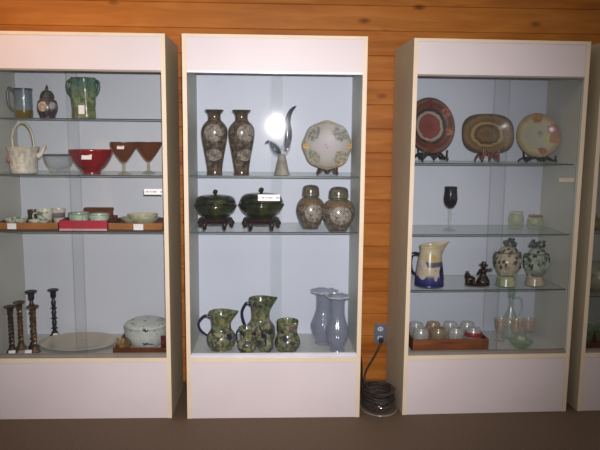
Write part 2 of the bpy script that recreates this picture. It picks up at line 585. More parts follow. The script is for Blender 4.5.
MB().tube(spl(hoop, 6), 0.0075).build('hoop_handle', ceramic('greenish handle glaze', [(0.4, (150, 154, 130)), (0.6, (176, 178, 150))], 30), t)
MB().ball((-0.07, -0.045, 0.07), (0.014, 0.012, 0.018)).build('moulded_fruit', plain('faded red fruit', (140, 104, 100), 0.4), t)

GREYGLASS = glass('grey pressed glass', (238, 242, 244), body=0.14, bcol=(196, 200, 202), refl=0.06, edge=0.4)
t = thing('glass_bowl', 'grey glass bowl with dark rim beside the red bowl', 'bowl', 'A', 0.300, 0.255, ZA2)
t.scale = (0.95, 0.95, 0.92)
MB().lathe([(0, 0.004), (0.04, 0.0), (0.045, 0.006), (0.07, 0.04), (0.082, 0.075), (0.086, 0.1), (0.082, 0.1), (0.077, 0.075), (0.06, 0.035), (0, 0.012)], 40, smooth=3, mod=lambda th, z: 1 + 0.012 * math.cos(16 * th)).build('bowl_body', GREYGLASS, t)
MB().lathe([(0.087, 0.099), (0.0885, 0.102), (0.087, 0.105), (0.083, 0.105), (0.082, 0.1)], 40).build('rim', plain('dark bowl rim', (76, 84, 88), 0.3), t)

RED = plain('deep red glaze', (126, 22, 28), 0.18, var=10, scale=6)
t = thing('red_bowl', 'deep red glossy bowl with a white price sticker', 'bowl', 'A', 0.503, 0.155, ZA2)
t.scale = (0.98, 0.98, 0.95)
MB().lathe([(0, 0.004), (0.042, 0.0), (0.046, 0.003), (0.047, 0.014), (0.07, 0.035), (0.095, 0.07), (0.111, 0.105), (0.117, 0.13), (0.114, 0.13), (0.107, 0.105), (0.09, 0.068), (0.06, 0.03), (0, 0.018)], 48, smooth=3).build('bowl_body', RED, t)
sticker(t, 0.006, -0.1125, 0.097, 0.052, 0.03, rx=math.radians(-20))

AMBER = glass('amber glass', (206, 164, 136), body=0.26, bcol=(138, 94, 68), refl=0.08, edge=0.4)
STEMG = glass('greenish clear stem', (226, 228, 210), body=0.2, bcol=(170, 170, 130), refl=0.1, edge=0.5)


def compote(label, x, y, k):
    t = thing('amber_compote', label, 'dessert glass', 'A', x, y, ZA2, 0, 'amber glass compotes')
    MB().lathe([(0.006, 0.062), (0.016, 0.066), (0.04, 0.098), (0.066, 0.138), (0.08 * k, 0.165), (0.077 * k, 0.165), (0.06, 0.136), (0.035, 0.1), (0.01, 0.072), (0, 0.071)], 40).build('bowl', AMBER, t)
    MB().lathe([(0.0802 * k, 0.163), (0.0812 * k, 0.1655), (0.0802 * k, 0.168), (0.077 * k, 0.168), (0.077 * k, 0.163)], 40).build('rim', plain('dark rim', (92, 62, 48), 0.3), t)
    MB().lathe([(0.008, 0.014), (0.007, 0.03), (0.009, 0.036), (0.007, 0.042), (0.0075, 0.06), (0.012, 0.0635)], 20).build('stem', STEMG, t)
    MB().lathe([(0, 0.0), (0.032, 0.0), (0.034, 0.003), (0.026, 0.008), (0.01, 0.0135), (0, 0.0135)], 32).build('foot', STEMG, t)
    return t


c1 = compote('amber glass compote with white sticker, next to the red bowl', 0.680, 0.12, 0.86)
sticker(c1, 0.0, -0.0675, 0.142, 0.036, 0.022, rx=math.radians(-32), rz=0)
compote('amber glass compote without sticker, beside the cabinet frame', 0.785, 0.24, 0.98)

# ------------------------------------------------------------------ cabinet A, third shelf: boxed dishes
BOXWOOD = wood('light brown box wood', (120, 76, 40), (160, 106, 58), (184, 130, 78), 'x', 8)
DARKBOX = wood('reddish brown box wood', (70, 40, 26), (98, 56, 36), (120, 72, 48), 'x', 8)


def box_tray(name, label, cat, cab, x0, x1, y0, y1, z, h, mats, T=0.008):
    w, d = x1 - x0, y1 - y0
    t = thing(name, label, cat, cab, (x0 + x1) / 2, y0, z)
    MB().box(-w / 2, w / 2, 0, d, 0, 0.008).build('tray_bottom', mats[1], t, bevel=0.001, smooth=False)
    MB().box(-w / 2, w / 2, 0, T, 0.008, h).build('front_wall', mats[0], t, bevel=0.0015, smooth=False)
    MB().box(-w / 2, w / 2, d - T, d, 0.008, h).build('back_wall', mats[1], t, bevel=0.0015, smooth=False)
    for s in (-1, 1):
        xa, xb = (-w / 2, -w / 2 + T) if s < 0 else (w / 2 - T, w / 2)
        MB().box(xa, xb, T, d - T, 0.008, h).build('side_wall', mats[1], t, bevel=0.0015, smooth=False)
    return t


t = box_tray('wooden_tray', 'brown wooden tray of cups and saucers beside the red box', 'tray', 'A', 0.027, 0.345, 0.056, 0.30, ZA3, 0.042, (BOXWOOD, DARKBOX))
sticker(t, -0.075, -0.0012, 0.024, 0.045, 0.03)
REDBOX = plain('crimson box', (170, 24, 48), 0.5, var=8)
t = box_tray('red_gift_box', 'open crimson box holding two pale green bowls', 'box', 'A', 0.352, 0.598, 0.056, 0.30, ZA3, 0.055, (REDBOX, plain('dark red inside', (110, 30, 40), 0.6)))
MB().box(-0.122, 0.122, -0.0015, 0.0, 0.002, 0.012).build('pale_edge', plain('pale pink edge', (205, 160, 160), 0.5), t, smooth=False)
t = box_tray('wooden_tray', 'light wooden tray of olive dishes with a white sticker', 'tray', 'A', 0.605, 0.885, 0.056, 0.30, ZA3, 0.042, (BOXWOOD, DARKBOX))
sticker(t, 0.015, -0.0012, 0.022, 0.05, 0.032)

CREAMG = ceramic('cream and green glaze', [(0.38, (186, 190, 168)), (0.52, (206, 206, 190)), (0.6, (96, 128, 96))], 30)
CREAMD = ceramic('cream with dark band', [(0.35, (172, 166, 150)), (0.6, (200, 194, 182))], 30, z=[(0.0, (70, 60, 58), 0.0), (0.45, (70, 60, 58), 0.0), (0.5, (64, 52, 54), 0.8), (0.8, (90, 66, 66), 0.7), (0.85, (200, 190, 180), 0.0)], H=0.085)
PALEGREEN = ceramic('pale jade glaze', [(0.35, (150, 178, 150)), (0.6, (192, 208, 186))], 22, z=[(0.0, (170, 190, 160), 0), (0.85, (180, 200, 170), 0.0), (0.95, (88, 120, 100), 0.7)], H=0.07)
OLIVE = ceramic('olive dish glaze', [(0.35, (110, 112, 78)), (0.6, (168, 166, 132))], 20)


def cup(name, label, cat, cab, x, y, z, r, h, mat, handle=False, group=None, rz=0):
    t = thing(name, label, cat, cab, x, y, z, rz, group)
    MB().lathe([(0, 0.003), (r * 0.55, 0.0), (r * 0.58, 0.004), (r * 0.75, h * 0.25), (r * 0.92, h * 0.6), (r, h), (r * 0.95, h), (r * 0.86, h * 0.6), (r * 0.65, h * 0.25), (0, h * 0.12)], 32, smooth=3).build('cup_body', mat, t)
    if handle:
        MB().tube(spl([(-r * 0.9, 0, h * 0.8), (-r * 1.35, 0, h * 0.75), (-r * 1.4, 0, h * 0.45), (-r * 0.82, 0, h * 0.3)], 6), r * 0.09).build('handle', mat, t)
    return t


def saucer(name, label, cat, cab, x, y, z, r, h, mat, sy=1.0, group=None):
    t = thing(name, label, cat, cab, x, y, z, 0, group)
    MB().lathe([(0, 0.002), (r * 0.55, 0.0), (r * 0.58, 0.003), (r * 0.8, h * 0.5), (r, h), (r * 0.985, h + 0.003), (r * 0.78, h * 0.5 + 0.004), (r * 0.55, 0.006), (0, 0.006)], 40, smooth=2, sy=sy).build('dish_body', mat, t)
    return t


zi = ZA3 + 0.0085
saucer('saucer', 'cream saucer lying in the brown wooden tray', 'saucer', 'A', 0.10, 0.145, zi, 0.058, 0.042, CREAMG)
cup('tea_cup', 'cream and green cup standing in the brown wooden tray', 'cup', 'A', 0.225, 0.22, zi, 0.044, 0.082, CREAMG, True)
cup('tea_cup', 'cream cup with a dark band in the brown tray', 'cup', 'A', 0.295, 0.235, zi, 0.036, 0.085, CREAMD)
cup('small_pot', 'small dark brown pot behind the cream saucer', 'pot', 'A', 0.15, 0.26, zi, 0.03, 0.075, plain('dark brown pot', (66, 54, 50), 0.35))
saucer('saucer', 'cream saucer with green rim, nearest the red box', 'saucer', 'A', 0.225, 0.125, zi, 0.052, 0.036, CREAMG)
cup('pale_green_bowl', 'pale green bowl behind the overlap of the glass doors', 'bowl', 'A', 0.42, 0.18, zi, 0.056, 0.07, PALEGREEN)
cup('pale_green_bowl', 'pale green bowl right of the glass door overlap, in red box', 'bowl', 'A', 0.532, 0.16, zi, 0.053, 0.066, PALEGREEN)
t = thing('small_lidded_box', 'small dark brown box standing in the red box', 'box', 'A', 0.5, 0.255, zi)
MB().box(-0.07, 0.08, -0.015, 0.02, 0, 0.075).build('box_body', DARKBOX, t, bevel=0.002, smooth=False)
MB().box(-0.073, 0.083, -0.018, 0.023, 0.0755, 0.092).build('lid', DARKBOX, t, bevel=0.003, smooth=False)
saucer('olive_dish', 'large olive oval dish, lower of two in light wooden tray', 'dish', 'A', 0.745, 0.178, zi, 0.105, 0.045, OLIVE, 0.8)
t = saucer('olive_dish', 'smaller pale olive dish, upper of two in light wooden tray', 'dish', 'A', 0.76, 0.178, zi + 0.0085, 0.08, 0.055, ceramic('pale olive glaze', [(0.35, (150, 148, 112)), (0.6, (190, 186, 156))], 24), 0.8)

# ------------------------------------------------------------------ cabinet A, deck
BRASS = ceramic('dark tarnished brass', [(0.35, (44, 36, 34)), (0.55, (78, 62, 50)), (0.7, (108, 86, 62))], 40, rough=0.35, metal=0.35)
BRASS2 = ceramic('worn brown brass', [(0.35, (70, 52, 40)), (0.55, (112, 84, 58)), (0.7, (140, 108, 76))], 40, rough=0.35, metal=0.35)
BLACKB = ceramic('blackened metal', [(0.35, (34, 32, 38)), (0.6, (62, 56, 60))], 40, rough=0.4, metal=0.3)


def candlestick(label, x, y, h, mat, style, tagx=None):
    t = thing('candlestick', label, 'candlestick', 'A', x, y, ZD, 0, 'tall dark candlesticks on the cabinet deck')
    MB().lathe([(0, 0), (0.029, 0.0), (0.03, 0.006), (0.026, 0.012), (0.02, 0.018), (0.017, 0.03), (0.010, 0.04), (0, 0.04)], 24).build('base', mat, t)
    s = MB()
    if style == 'twist':
        n = 60
        for ph in (0, PI):
            pts = [(0.006 * math.cos(ph + i * 0.42), 0.006 * math.sin(ph + i * 0.42), 0.036 + (h - 0.085) * i / n) for i in range(n + 1)]
            s.tube(pts, 0.0095, 8)
    else:
        prof = [(0.009, 0.038)]
        k = 3
        for i in range(k):
            a = 0.045 + (h - 0.105) * i / k
            b = (h - 0.105) / k
            prof += [(0.010, a), (0.019, a + b * 0.12), (0.0105, a + b * 0.25), (0.0125, a + b * 0.5), (0.0145, a + b * 0.75), (0.010, a + b * 0.92)]
        prof += [(0.008, h - 0.055), (0.013, h - 0.05), (0.009, h - 0.045)]
        s.lathe(prof, 20)
    s.build('shaft', mat, t)
    MB().lathe([(0.008, h - 0.052), (0.016, h - 0.046), (0.016, h - 0.02), (0.019, h - 0.014), (0.031, h - 0.007), (0.032, h - 0.002), (0.027, h), (0.013, h - 0.004), (0.0, h - 0.006)], 24).build('candle_cup', mat, t)
    if tagx is not None:
        o = sticker(t, tagx, -0.034, 0.012, 0.034, 0.022, rx=math.radians(-35), rz=0.2, name='price_tag')
        o['label'] = 'white paper price tag'
    return t


candlestick('dark twisted candlestick nearest the cabinet side, with white price tag', 0.063, 0.095, 0.258, BRASS, 'twist', 0.012)
candlestick('brown twisted candlestick, second from the cabinet side', 0.087, 0.160, 0.265, BRASS2, 'twist')
candlestick('tallest candlestick in the group, with wide black candle cup', 0.149, 0.172, 0.322, BLACKB, 'baluster')
candlestick('brown twisted candlestick beside the cream platter, with white price tag', 0.182, 0.098, 0.258, BRASS2, 'twist', -0.022)
t5 = candlestick('black knobbed candlestick standing alone behind the cream platter', 0.199, 0.372, 0.282, BLACKB, 'baluster')
o = sticker(t5, 0.014, -0.032, 0.02, 0.026, 0.018, rx=math.radians(-30), rz=0.2, name='price_tag')

PLATTER = radial('cream platter glaze', [(0.0, (182, 170, 152)), (0.6, (176, 164, 144)), (0.9, (194, 182, 162)), (1.0, (172, 158, 136))], 0.2, speck=20, sv=0.03, rough=0.3)
t = thing('oval_platter', 'large oval cream platter lying on the cabinet deck', 'platter', 'A', 0.384, 0.215, ZD)
MB().lathe([(0, 0.003), (0.1, 0.0), (0.11, 0.004), (0.15, 0.012), (0.205, 0.021), (0.215, 0.023), (0.213, 0.027), (0.2, 0.025), (0.145, 0.017), (0.105, 0.011), (0, 0.010)], 64, smooth=2, sy=0.76).build('platter_body', PLATTER, t)

t = box_tray('wooden_tray', 'brown wooden tray under the white leaf-patterned bowl', 'tray', 'A', 0.606, 0.898, 0.062, 0.32, ZD, 0.034, (DARKBOX, BOXWOOD))
LEAFBOWL = ceramic('pale grey glaze with dark leaves', [(0.3, (172, 178, 172)), (0.58, (190, 194, 188)), (0.63, (100, 106, 100)), (0.7, (54, 60, 56))], 24, dist=0.8, rough=0.15)
t = thing('covered_bowl', 'pale covered bowl with dark leaf pattern in wooden tray', 'bowl', 'A', 0.762, 0.196, ZD + 0.0085)
MB().lathe([(0, 0.004), (0.084, 0.0), (0.09, 0.005), (0.094, 0.012), (0.108, 0.035), (0.118, 0.07), (0.1185, 0.112), (0.112, 0.115), (0, 0.11)], 48, smooth=3).build('bowl_body', LEAFBOWL, t)
MB().lathe([(0.1185, 0.116), (0.12, 0.12), (0.112, 0.130), (0.08, 0.146), (0.04, 0.155), (0, 0.157)], 48, smooth=2).build('lid', LEAFBOWL, t)
cup('small_cup', 'small amber cup in the tray, beside the leaf-patterned bowl', 'cup', 'A', 0.64, 0.105, ZD + 0.0085, 0.022, 0.06, ceramic('amber olive', [(0.4, (120, 92, 50)), (0.6, (168, 150, 104))], 40))
cup('small_cup', 'small red cup in the tray, beside the cabinet frame', 'cup', 'A', 0.872, 0.098, ZD + 0.0085, 0.0165, 0.075, ceramic('dark red', [(0.4, (84, 30, 40)), (0.6, (130, 60, 64))], 40))

# ================================================================== CABINET B
ZB1, ZB2 = 1.298 + EPS, 1.004 + EPS
PAN = [(0.35, (86, 78, 70)), (0.48, (124, 114, 104)), (0.58, (154, 144, 130)), (0.7, (100, 90, 82))]
SATSUMA = ceramic('brown gilded glaze', [(0.3, (46, 40, 36)), (0.5, (84, 72, 62)), (0.66, (126, 110, 92))], 45, 'noise', z=[(0.0, (70, 44, 26), 0.8), (0.1, (100, 66, 36), 0.5), (0.14, (70, 50, 40), 0.0), (0.36, (70, 50, 40), 0.0), (0.4, (62, 46, 36), 0.8), (0.44, (70, 50, 40), 0.0), (0.78, (70, 50, 40), 0.0), (0.84, (86, 60, 38), 0.7), (1.0, (58, 50, 46), 0.7)], H=0.335,
                  panels=[(0.0, 0.218, 0.052, 0.047, PAN, 40), (0.0, 0.105, 0.042, 0.032, PAN, 50)], dist=1.0, rough=0.18)
t = thing('tall_vase', 'tall brown figured vase standing nearest the cabinet side, one of a pair', 'vase', 'B', 0.147, 0.12, ZB1, 0, 'pair of tall brown vases')
MB().lathe([(0, 0.003), (0.038, 0.0), (0.04, 0.006), (0.039, 0.02), (0.042, 0.05), (0.052, 0.11), (0.063, 0.17), (0.0685, 0.215), (0.065, 0.245), (0.05, 0.268), (0.036, 0.282), (0.032, 0.298), (0.035, 0.318), (0.047, 0.332), (0.048, 0.335), (0.044, 0.335), (0.03, 0.315), (0.026, 0.295), (0.0, 0.28)], 44, smooth=4).build('vase_body', SATSUMA, t)
MB().lathe([(0.0475, 0.331), (0.0492, 0.3335), (0.0475, 0.337), (0.043, 0.337), (0.043, 0.332)], 40).build('rim', plain('dark rim', (66, 60, 54), 0.3), t)
copy_thing(t, 'tall brown figured vase standing nearest the glass bird, one of a pair', 'B', 0.288, 0.12, ZB1, 0.5)

# glass bird
t = thing('glass_bird', 'blue and clear glass bird with raised curved tail on frosted base', 'figurine', 'B', 0.5, 0.13, ZB1)
MB().lathe([(0, 0), (0.039, 0.0), (0.041, 0.004), (0.034, 0.03), (0.025, 0.075), (0.018, 0.1), (0.018, 0.108), (0, 0.112)], 32, smooth=2).build('base', ceramic('frosted tan base', [(0.35, (128, 124, 108)), (0.6, (158, 154, 138))], 20, rough=0.5), t)
BLUEG = glass('deep blue glass', (60, 80, 120), body=0.8, bcol=(24, 38, 70), refl=0.12, edge=0.5, rough=0.04)
CRYS = glass('clear crystal', (244, 247, 250), body=0.16, bcol=(225, 232, 240), refl=0.15, edge=0.6, rough=0.03)
b = MB().tube(spl([(-0.07, 0, 0.178), (-0.05, 0, 0.165), (-0.028, 0, 0.135), (0.0, 0, 0.118), (0.022, 0, 0.145), (0.03, 0, 0.19)], 8), splr([0.006, 0.02, 0.03, 0.026, 0.026, 0.02], 8), 16, flat=0.75).build('bird_body', CRYS, t)
b['label'] = 'clear crystal body'
o = MB().tube(spl([(-0.062, -0.019, 0.176), (-0.045, -0.026, 0.155), (-0.022, -0.027, 0.128), (-0.006, -0.022, 0.115)], 6), splr([0.004, 0.017, 0.018, 0.004], 6), 12, flat=0.6).build('wing', BLUEG, t)
o = MB().tube(spl([(0.018, 0, 0.128), (0.031, 0, 0.175), (0.034, 0, 0.225), (0.03, 0, 0.275), (0.036, 0, 0.315), (0.053, 0, 0.345), (0.074, 0, 0.362)], 8), splr([0.01, 0.02, 0.021, 0.0175, 0.015, 0.01, 0.002], 8), 16, flat=0.7).build('tail', BLUEG, t)
o['label'] = 'dark blue tapering tail'
MB().tube(spl([(-0.068, 0, 0.178), (-0.082, 0, 0.172), (-0.09, 0, 0.165)], 5), splr([0.0075, 0.004, 0.0015], 5), 10).build('beak', BLUEG, t)


# plates on stands --------------------------------------------------
def plate(name, label, cab, x, y, z, R, mat, lean=14, yaw=0.0, asp=1.0, shape=None, rimmat=None, lift=0.03):
    t = thing(name, label, 'plate', cab, x, y, z + lift, yaw)
    pv = bpy.data.objects
    m = MB()
    # plate axis along -y, standing on its rim; then leaned back
    m.M = Matrix.Translation((0, 0, 0)) @ Matrix.Rotation(math.radians(90), 4, 'X')
    prof = [(0, 0.0), (R * 0.55, 0.0), (R * 0.62, 0.004), (R * 0.7, 0.014), (R * 0.98, 0.024), (R, 0.027), (R * 0.985, 0.03), (R * 0.7, 0.02), (R * 0.6, 0.009), (0, 0.008)]
    m.lathe(prof, 72, mod=shape, sx=asp)
    o = m.build('plate_body', mat, t, ang=60)
    a = math.radians(lean)
    o.rotation_euler = (-a, 0, 0)
    o.location = (0, 0.0, R * math.cos(a))
    return t


def stand(label, cab, x, y, z, w, h, mat, yaw=0.0, lean=14):
    t = thing('plate_stand', label, 'plate stand', cab, x, y, z, yaw, 'plate stands')
    a = math.tan(math.radians(lean))
    for s in (-1, 1):
        X = s * w / 2
        m = MB()
        m.tube(spl([(X * 1.15, -0.058, 0.012 + 0.028), (X * 1.15, -0.052, 0.016), (X * 1.05, -0.025, 0.013), (X, 0.02, 0.026), (X * 0.85, 0.03 + h * a, h)], 6), 0.0055, 8)
        m.tube(spl([(X * 1.15, -0.05, 0.022), (X * 1.22, -0.056, 0.01), (X * 1.28, -0.058, 0.0055)], 5), 0.0058, 8)
        m.tube(spl([(X, 0.02, 0.026), (X * 1.1, 0.05, 0.016), (X * 1.1, 0.08, 0.0055)], 5), 0.0055, 8)
        m.build('easel_arm', mat, t)
    m = MB()
    m.tube([(-w / 2, 0.012, 0.0255), (w / 2, 0.012, 0.0255)], 0.0055, 8)
    m.build('cross_bar', mat, t)
    m = MB()
    m.tube([(-w * 0.44, 0.03 + h * a * 0.9, h * 0.9), (w * 0.44, 0.03 + h * a * 0.9, h * 0.9)], 0.005, 8)
    m.build('cross_bar', mat, t)
    m = MB()
    m.tube(spl([(-w / 2, -0.045, 0.015), (-w * 0.25, -0.046, 0.03), (0, -0.046, 0.014), (w * 0.25, -0.046, 0.03), (w / 2, -0.045, 0.015)], 5), 0.005, 8)
    m.build('front_rail', mat, t)
    return t


BRN = plain('dark brown stand', (66, 42, 32), 0.4)
BLKST = plain('black stand', (34, 34, 38), 0.4)
REDST = plain('reddish brown stand', (96, 46, 32), 0.4)
PLB = radial('grey patterned plate', [(0.0, (186, 178, 182)), (0.5, (180, 174, 172)), (0.72, (168, 164, 156)), (0.84, (156, 150, 136)), (0.9, (120, 112, 92)), (0.95, (158, 144, 112)), (1.0, (84, 80, 68))], 0.138, speck=45, sv=0.035, rough=0.5,
             side=[(-0.56, 0.52, 0.34, (112, 112, 104), (152, 148, 138)), (0.56, 0.52, 0.34, (112, 112, 104), (152, 148, 138)), (-0.56, -0.52, 0.34, (130, 124, 104), (164, 156, 136)), (0.56, -0.52, 0.34, (130, 124, 104), (164, 156, 136)), (-0.82, -0.05, 0.12, (206, 140, 60), (220, 190, 120)), (0.88, -0.05, 0.1, (190, 120, 50), (216, 170, 90)), (0.52, -0.78, 0.1, (200, 140, 30), (214, 160, 60)), (0.0, 0.0, 0.1, (184, 130, 160), (190, 170, 180))])
plate('patterned_plate', 'grey scalloped plate with four-lobed pattern on a brown stand', 'B', 0.744, 0.22, ZB1, 0.134, PLB, 14, shape=lambda th, z: 1 + 0.022 * math.cos(8 * th) if z > 0.01 else 1, lift=0.022)
stand('short dark brown stand under the grey scalloped plate', 'B', 0.744, 0.19, ZB1, 0.085, 0.12, BRN)

# green tureens on carved stands ------------------------------------
JADE = ceramic('dark green jade', [(0.3, (20, 26, 18)), (0.5, (34, 42, 24)), (0.68, (66, 72, 34))], 11, dist=1.0, rough=0.12)
ROSEW = plain('dark carved rosewood', (42, 26, 30), 0.3, var=8, scale=30)


def tureen(label, x, y, k, kk):
    zs = 0.062
    t = thing('lidded_tureen', label, 'tureen', 'B', x, y, ZB2 + zs + EPS, 0, 'green lidded tureens')
    MB().lathe([(0, 0.003), (0.055, 0.0), (0.062, 0.005), (0.094, 0.025), (0.112, 0.05), (0.116, 0.068), (0.11, 0.078), (0.1, 0.082), (0, 0.08)], 48, smooth=3).build('bowl', JADE, t)
    l = MB().lathe([(0.0, 0.082), (0.108, 0.0825), (0.112, 0.088), (0.106, 0.107), (0.085, 0.122), (0.04, 0.129), (0, 0.13)], 48, smooth=2).build('lid', JADE, t)
    MB().lathe([(0.009, 0.128), (0.007, 0.134), (0.013, 0.142), (0.013, 0.15), (0.006, 0.157), (0, 0.158)], 20, smooth=2).build('knob', JADE, l)
    for s in (-1, 1):
        m = MB()
        m.tube(spl([(s * 0.108, -0.018, 0.06), (s * 0.114, -0.016, 0.068), (s * 0.116, 0, 0.07), (s * 0.114, 0.016, 0.068), (s * 0.108, 0.018, 0.06)], 5), 0.005, 10)
        m.build('lug_handle', JADE, t)
    # its stand is a thing of its own
    st = thing('carved_stand', kk, 'stand', 'B', x, y, ZB2, 0, 'carved dark stands under the tureens')
    MB().lathe([(0.0, 0.046), (0.085, 0.046), (0.095, 0.05), (0.096, 0.056), (0.09, 0.062), (0.064, 0.062), (0.0, 0.06)], 40).build('top_ring', ROSEW, st)
    MB().lathe([(0.078, 0.03), (0.088, 0.036), (0.09, 0.046), (0.06, 0.046), (0.06, 0.034)], 40, mod=lambda th, z: 1 + 0.03 * math.cos(10 * th)).build('apron', ROSEW, st)
    for i in range(5):
        a = -PI / 2 + PI / 5 + i * 2 * PI / 5
        cx, sx_ = math.cos(a), math.sin(a)
        MB().tube(spl([(0.08 * cx, 0.08 * sx_, 0.042), (0.096 * cx, 0.096 * sx_, 0.03), (0.088 * cx, 0.088 * sx_, 0.014), (0.1 * cx, 0.1 * sx_, 0.007)], 6), splr([0.012, 0.014, 0.009, 0.007], 6), 10).build('leg', ROSEW, st)
    if k != 1:
        for o in (t, st):
            o.scale = (k, k, k)
        t.location.z = ZB2 + zs * k + EPS
    return t


tureen('dark green lidded tureen nearest the cabinet side', 0.145, 0.165, 0.96, 'dark carved stand under the tureen nearest the cabinet side')
tureen('dark green lidded tureen partly behind the white door label', 0.391, 0.155, 1.02, 'dark carved stand under the tureen behind the white label')

# pair of ginger jars ------------------------------------------------
GP = [(0.36, (96, 88, 80)), (0.48, (146, 136, 124)), (0.6, (170, 160, 146)), (0.72, (112, 102, 92))]


def ginger(label, x, y, k, rz):
    h = 0.237
    mat = ceramic('figured ginger jar glaze', [(0.32, (60, 56, 48)), (0.5, (100, 90, 76)), (0.66, (136, 122, 102))], 50, z=[(0, (70, 66, 50), 0.5), (0.12, (90, 80, 70), 0.0), (0.52, (120, 80, 60), 0.0), (0.58, (140, 84, 56), 0.55), (0.66, (120, 110, 60), 0.6), (0.72, (90, 88, 66), 0.5), (1.0, (74, 72, 58), 0.6)], H=h, panels=[(0.005, 0.088, 0.052, 0.05, GP, 42)], dist=1.0, rough=0.2)
    t = thing('ginger_jar', label, 'jar', 'B', x, y, ZB2, rz, 'pair of round ginger jars')
    MB().lathe([(0, 0.003), (0.04, 0.0), (0.044, 0.004), (0.062, 0.035), (0.077, 0.075), (0.079, 0.105), (0.07, 0.14), (0.05, 0.163), (0.04, 0.17), (0.038, 0.176), (0, 0.176)], 44, smooth=4).build('jar_body', mat, t)
    MB().lathe([(0.0, 0.1765), (0.045, 0.177), (0.047, 0.182), (0.046, 0.205), (0.042, 0.222), (0.028, 0.233), (0, 0.237)], 40, smooth=3).build('lid', mat, t)
    t.scale = (k, k, k)
    return t


ginger('figured brown ginger jar with cap lid, next to the green tureen', 0.660, 0.215, 1.0, 0.15)
ginger('figured brown ginger jar with orange shoulder, nearest the cabinet frame', 0.804, 0.125, 1.0, 0.0).scale = (1.12, 1.12, 0.99)

# green flowered jugs ------------------------------------------------
FL = [(38, 36, 80), (130, 80, 104), (150, 132, 58), (40, 46, 36), (96, 100, 74), (110, 118, 78), (44, 46, 50), (160, 152, 124)]
MAJ = ceramic('green flowered glaze', [(0.36, (48, 54, 40)), (0.48, (88, 92, 66)), (0.62, (146, 146, 114))], 42, z=[(0.0, (110, 116, 90), 0.3), (0.4, (110, 116, 90), 0.0), (0.6, (120, 128, 86), 0.35), (0.85, (96, 112, 66), 0.35), (1.0, (70, 84, 54), 0.5)], H=0.25, flowers=(23, 0.42, FL), dist=0.8, rough=0.2)
NAVY = plain('dark blue glaze', (34, 42, 66), 0.2, var=8)


def jug(name, label, x, y, h, r, rz=0.0, neck=0.66, rimk=0.85, hr=0.0075, hand=1.0):
    t = thing(name, label, 'jug', 'B', x, y, ZD, rz, 'green flowered jugs')

    def spout(px_, py_, pz_):
        f = max(0.0, (pz_ / h - 0.72) / 0.28)
        a = math.atan2(py_, px_)
        w = math.exp(-(a / 0.5) ** 2)
        return (px_ + w * f * 0.32 * r, py_ * (1 - 0.25 * w * f), pz_ + w * f * 0.02 * h)
    MB().lathe([(0, 0.003), (r * 0.68, 0.0), (r * 0.72, 0.006), (r * 0.92, h * 0.12), (r, h * 0.26), (r * 0.94, h * 0.4), (r * neck * 1.08, h * 0.53), (r * neck, h * 0.64), (r * neck * 1.06, h * 0.8), (r * rimk, h * 0.97), (r * rimk * 1.01, h), (r * rimk * 0.94, h), (r * neck * 0.95, h * 0.8), (r * neck * 0.9, h * 0.62), (0, h * 0.5)], 44, smooth=4, post=spout).build('jug_body', MAJ, t)
    zt, zb = h * 0.86, h * 0.36
    MB().tube(spl([(-r * neck * 1.02, 0, zt), (-r * (neck + 0.45 * hand), 0, zt + h * 0.04), (-r * (neck + 0.85 * hand), 0, h * 0.72), (-r * (neck + 0.75 * hand), 0, h * 0.52), (-r * 0.95, 0, zb)], 7), splr([hr, hr, hr * 0.95, hr * 0.9, hr * 0.8], 7), 10).build('handle', NAVY, t)
    return t


jug('flowered_jug', 'green flowered jug with dark blue handle, nearest the cabinet side', 0.171, 0.155, 0.207, 0.081, hand=1.0, hr=0.008)
jug('flowered_jug', 'tallest green flowered jug, standing behind the small ones', 0.386, 0.235, 0.262, 0.084, neck=0.62, rimk=0.8, hr=0.009, hand=0.72)
jug('small_flowered_jug', 'small flowered jug in front of the tall jug, with pink flowers', 0.314, 0.098, 0.138, 0.052, hand=0.5, hr=0.005)
jug('small_flowered_jug', 'smallest flowered jug with its handle turned to the front', 0.417, 0.105, 0.142, 0.043, rz=PI / 2, hand=0.55, hr=0.005)
jug('small_flowered_jug', 'squat flowered jug, nearest the lilac glass vases', 0.536, 0.125, 0.166, 0.071, rz=-0.9, neck=0.74, rimk=0.84, hand=0.55, hr=0.006)

# lilac glass vases --------------------------------------------------
LILAC = glass('lilac lustre glass', (206, 210, 220), body=0.26, bcol=(178, 181, 192), refl=0.08, edge=0.35, rough=0.08)


def lilac(label, x, y, h, r, rz):
    t = thing('lustre_vase', label, 'vase', 'B', x, y, ZD, rz, 'lilac glass vases')
    MB().lathe([(0, 0.004), (r * 0.62, 0.0), (r * 0.66, 0.006), (r * 0.6, h * 0.06), (r * 0.82, h * 0.17), (r, h * 0.3), (r * 0.97, h * 0.4), (r * 0.74, h * 0.55), (r * 0.62, h * 0.66), (r * 0.6, h * 0.85), (r * 0.68, h * 0.93), (r * 1.02, h * 0.985), (r * 1.0, h), (r * 0.6, h * 0.94), (r * 0.54, h * 0.85), (r * 0.55, h * 0.66), (r * 0.9, h * 0.35), (r * 0.5, h * 0.08), (0, h * 0.05)], 48, smooth=4, mod=lambda th, z: 1 + (0.02 if z < h * 0.9 else 0.06) * math.cos((14 if z < h * 0.9 else 7) * th)).build('vase_body', LILAC, t)
    MB().tube([(r * 1.02 * (1 + 0.06 * math.cos(7 * a)) * math.cos(a), r * 1.02 * (1 + 0.06 * math.cos(7 * a)) * math.sin(a), h * 0.99) for a in [2 * PI * i / 72 for i in range(72)]], 0.004, 8, closed=True).build('ruffled_rim', plain('pale rim', (182, 182, 194), 0.2), t)
    return t


lilac('lilac lustre glass vase with ruffled rim, standing behind its twin', 0.744, 0.245, 0.308, 0.072, 0)
lilac('lilac lustre glass vase in front, nearest the cabinet frame', 0.809, 0.112, 0.312, 0.062, 0.3)

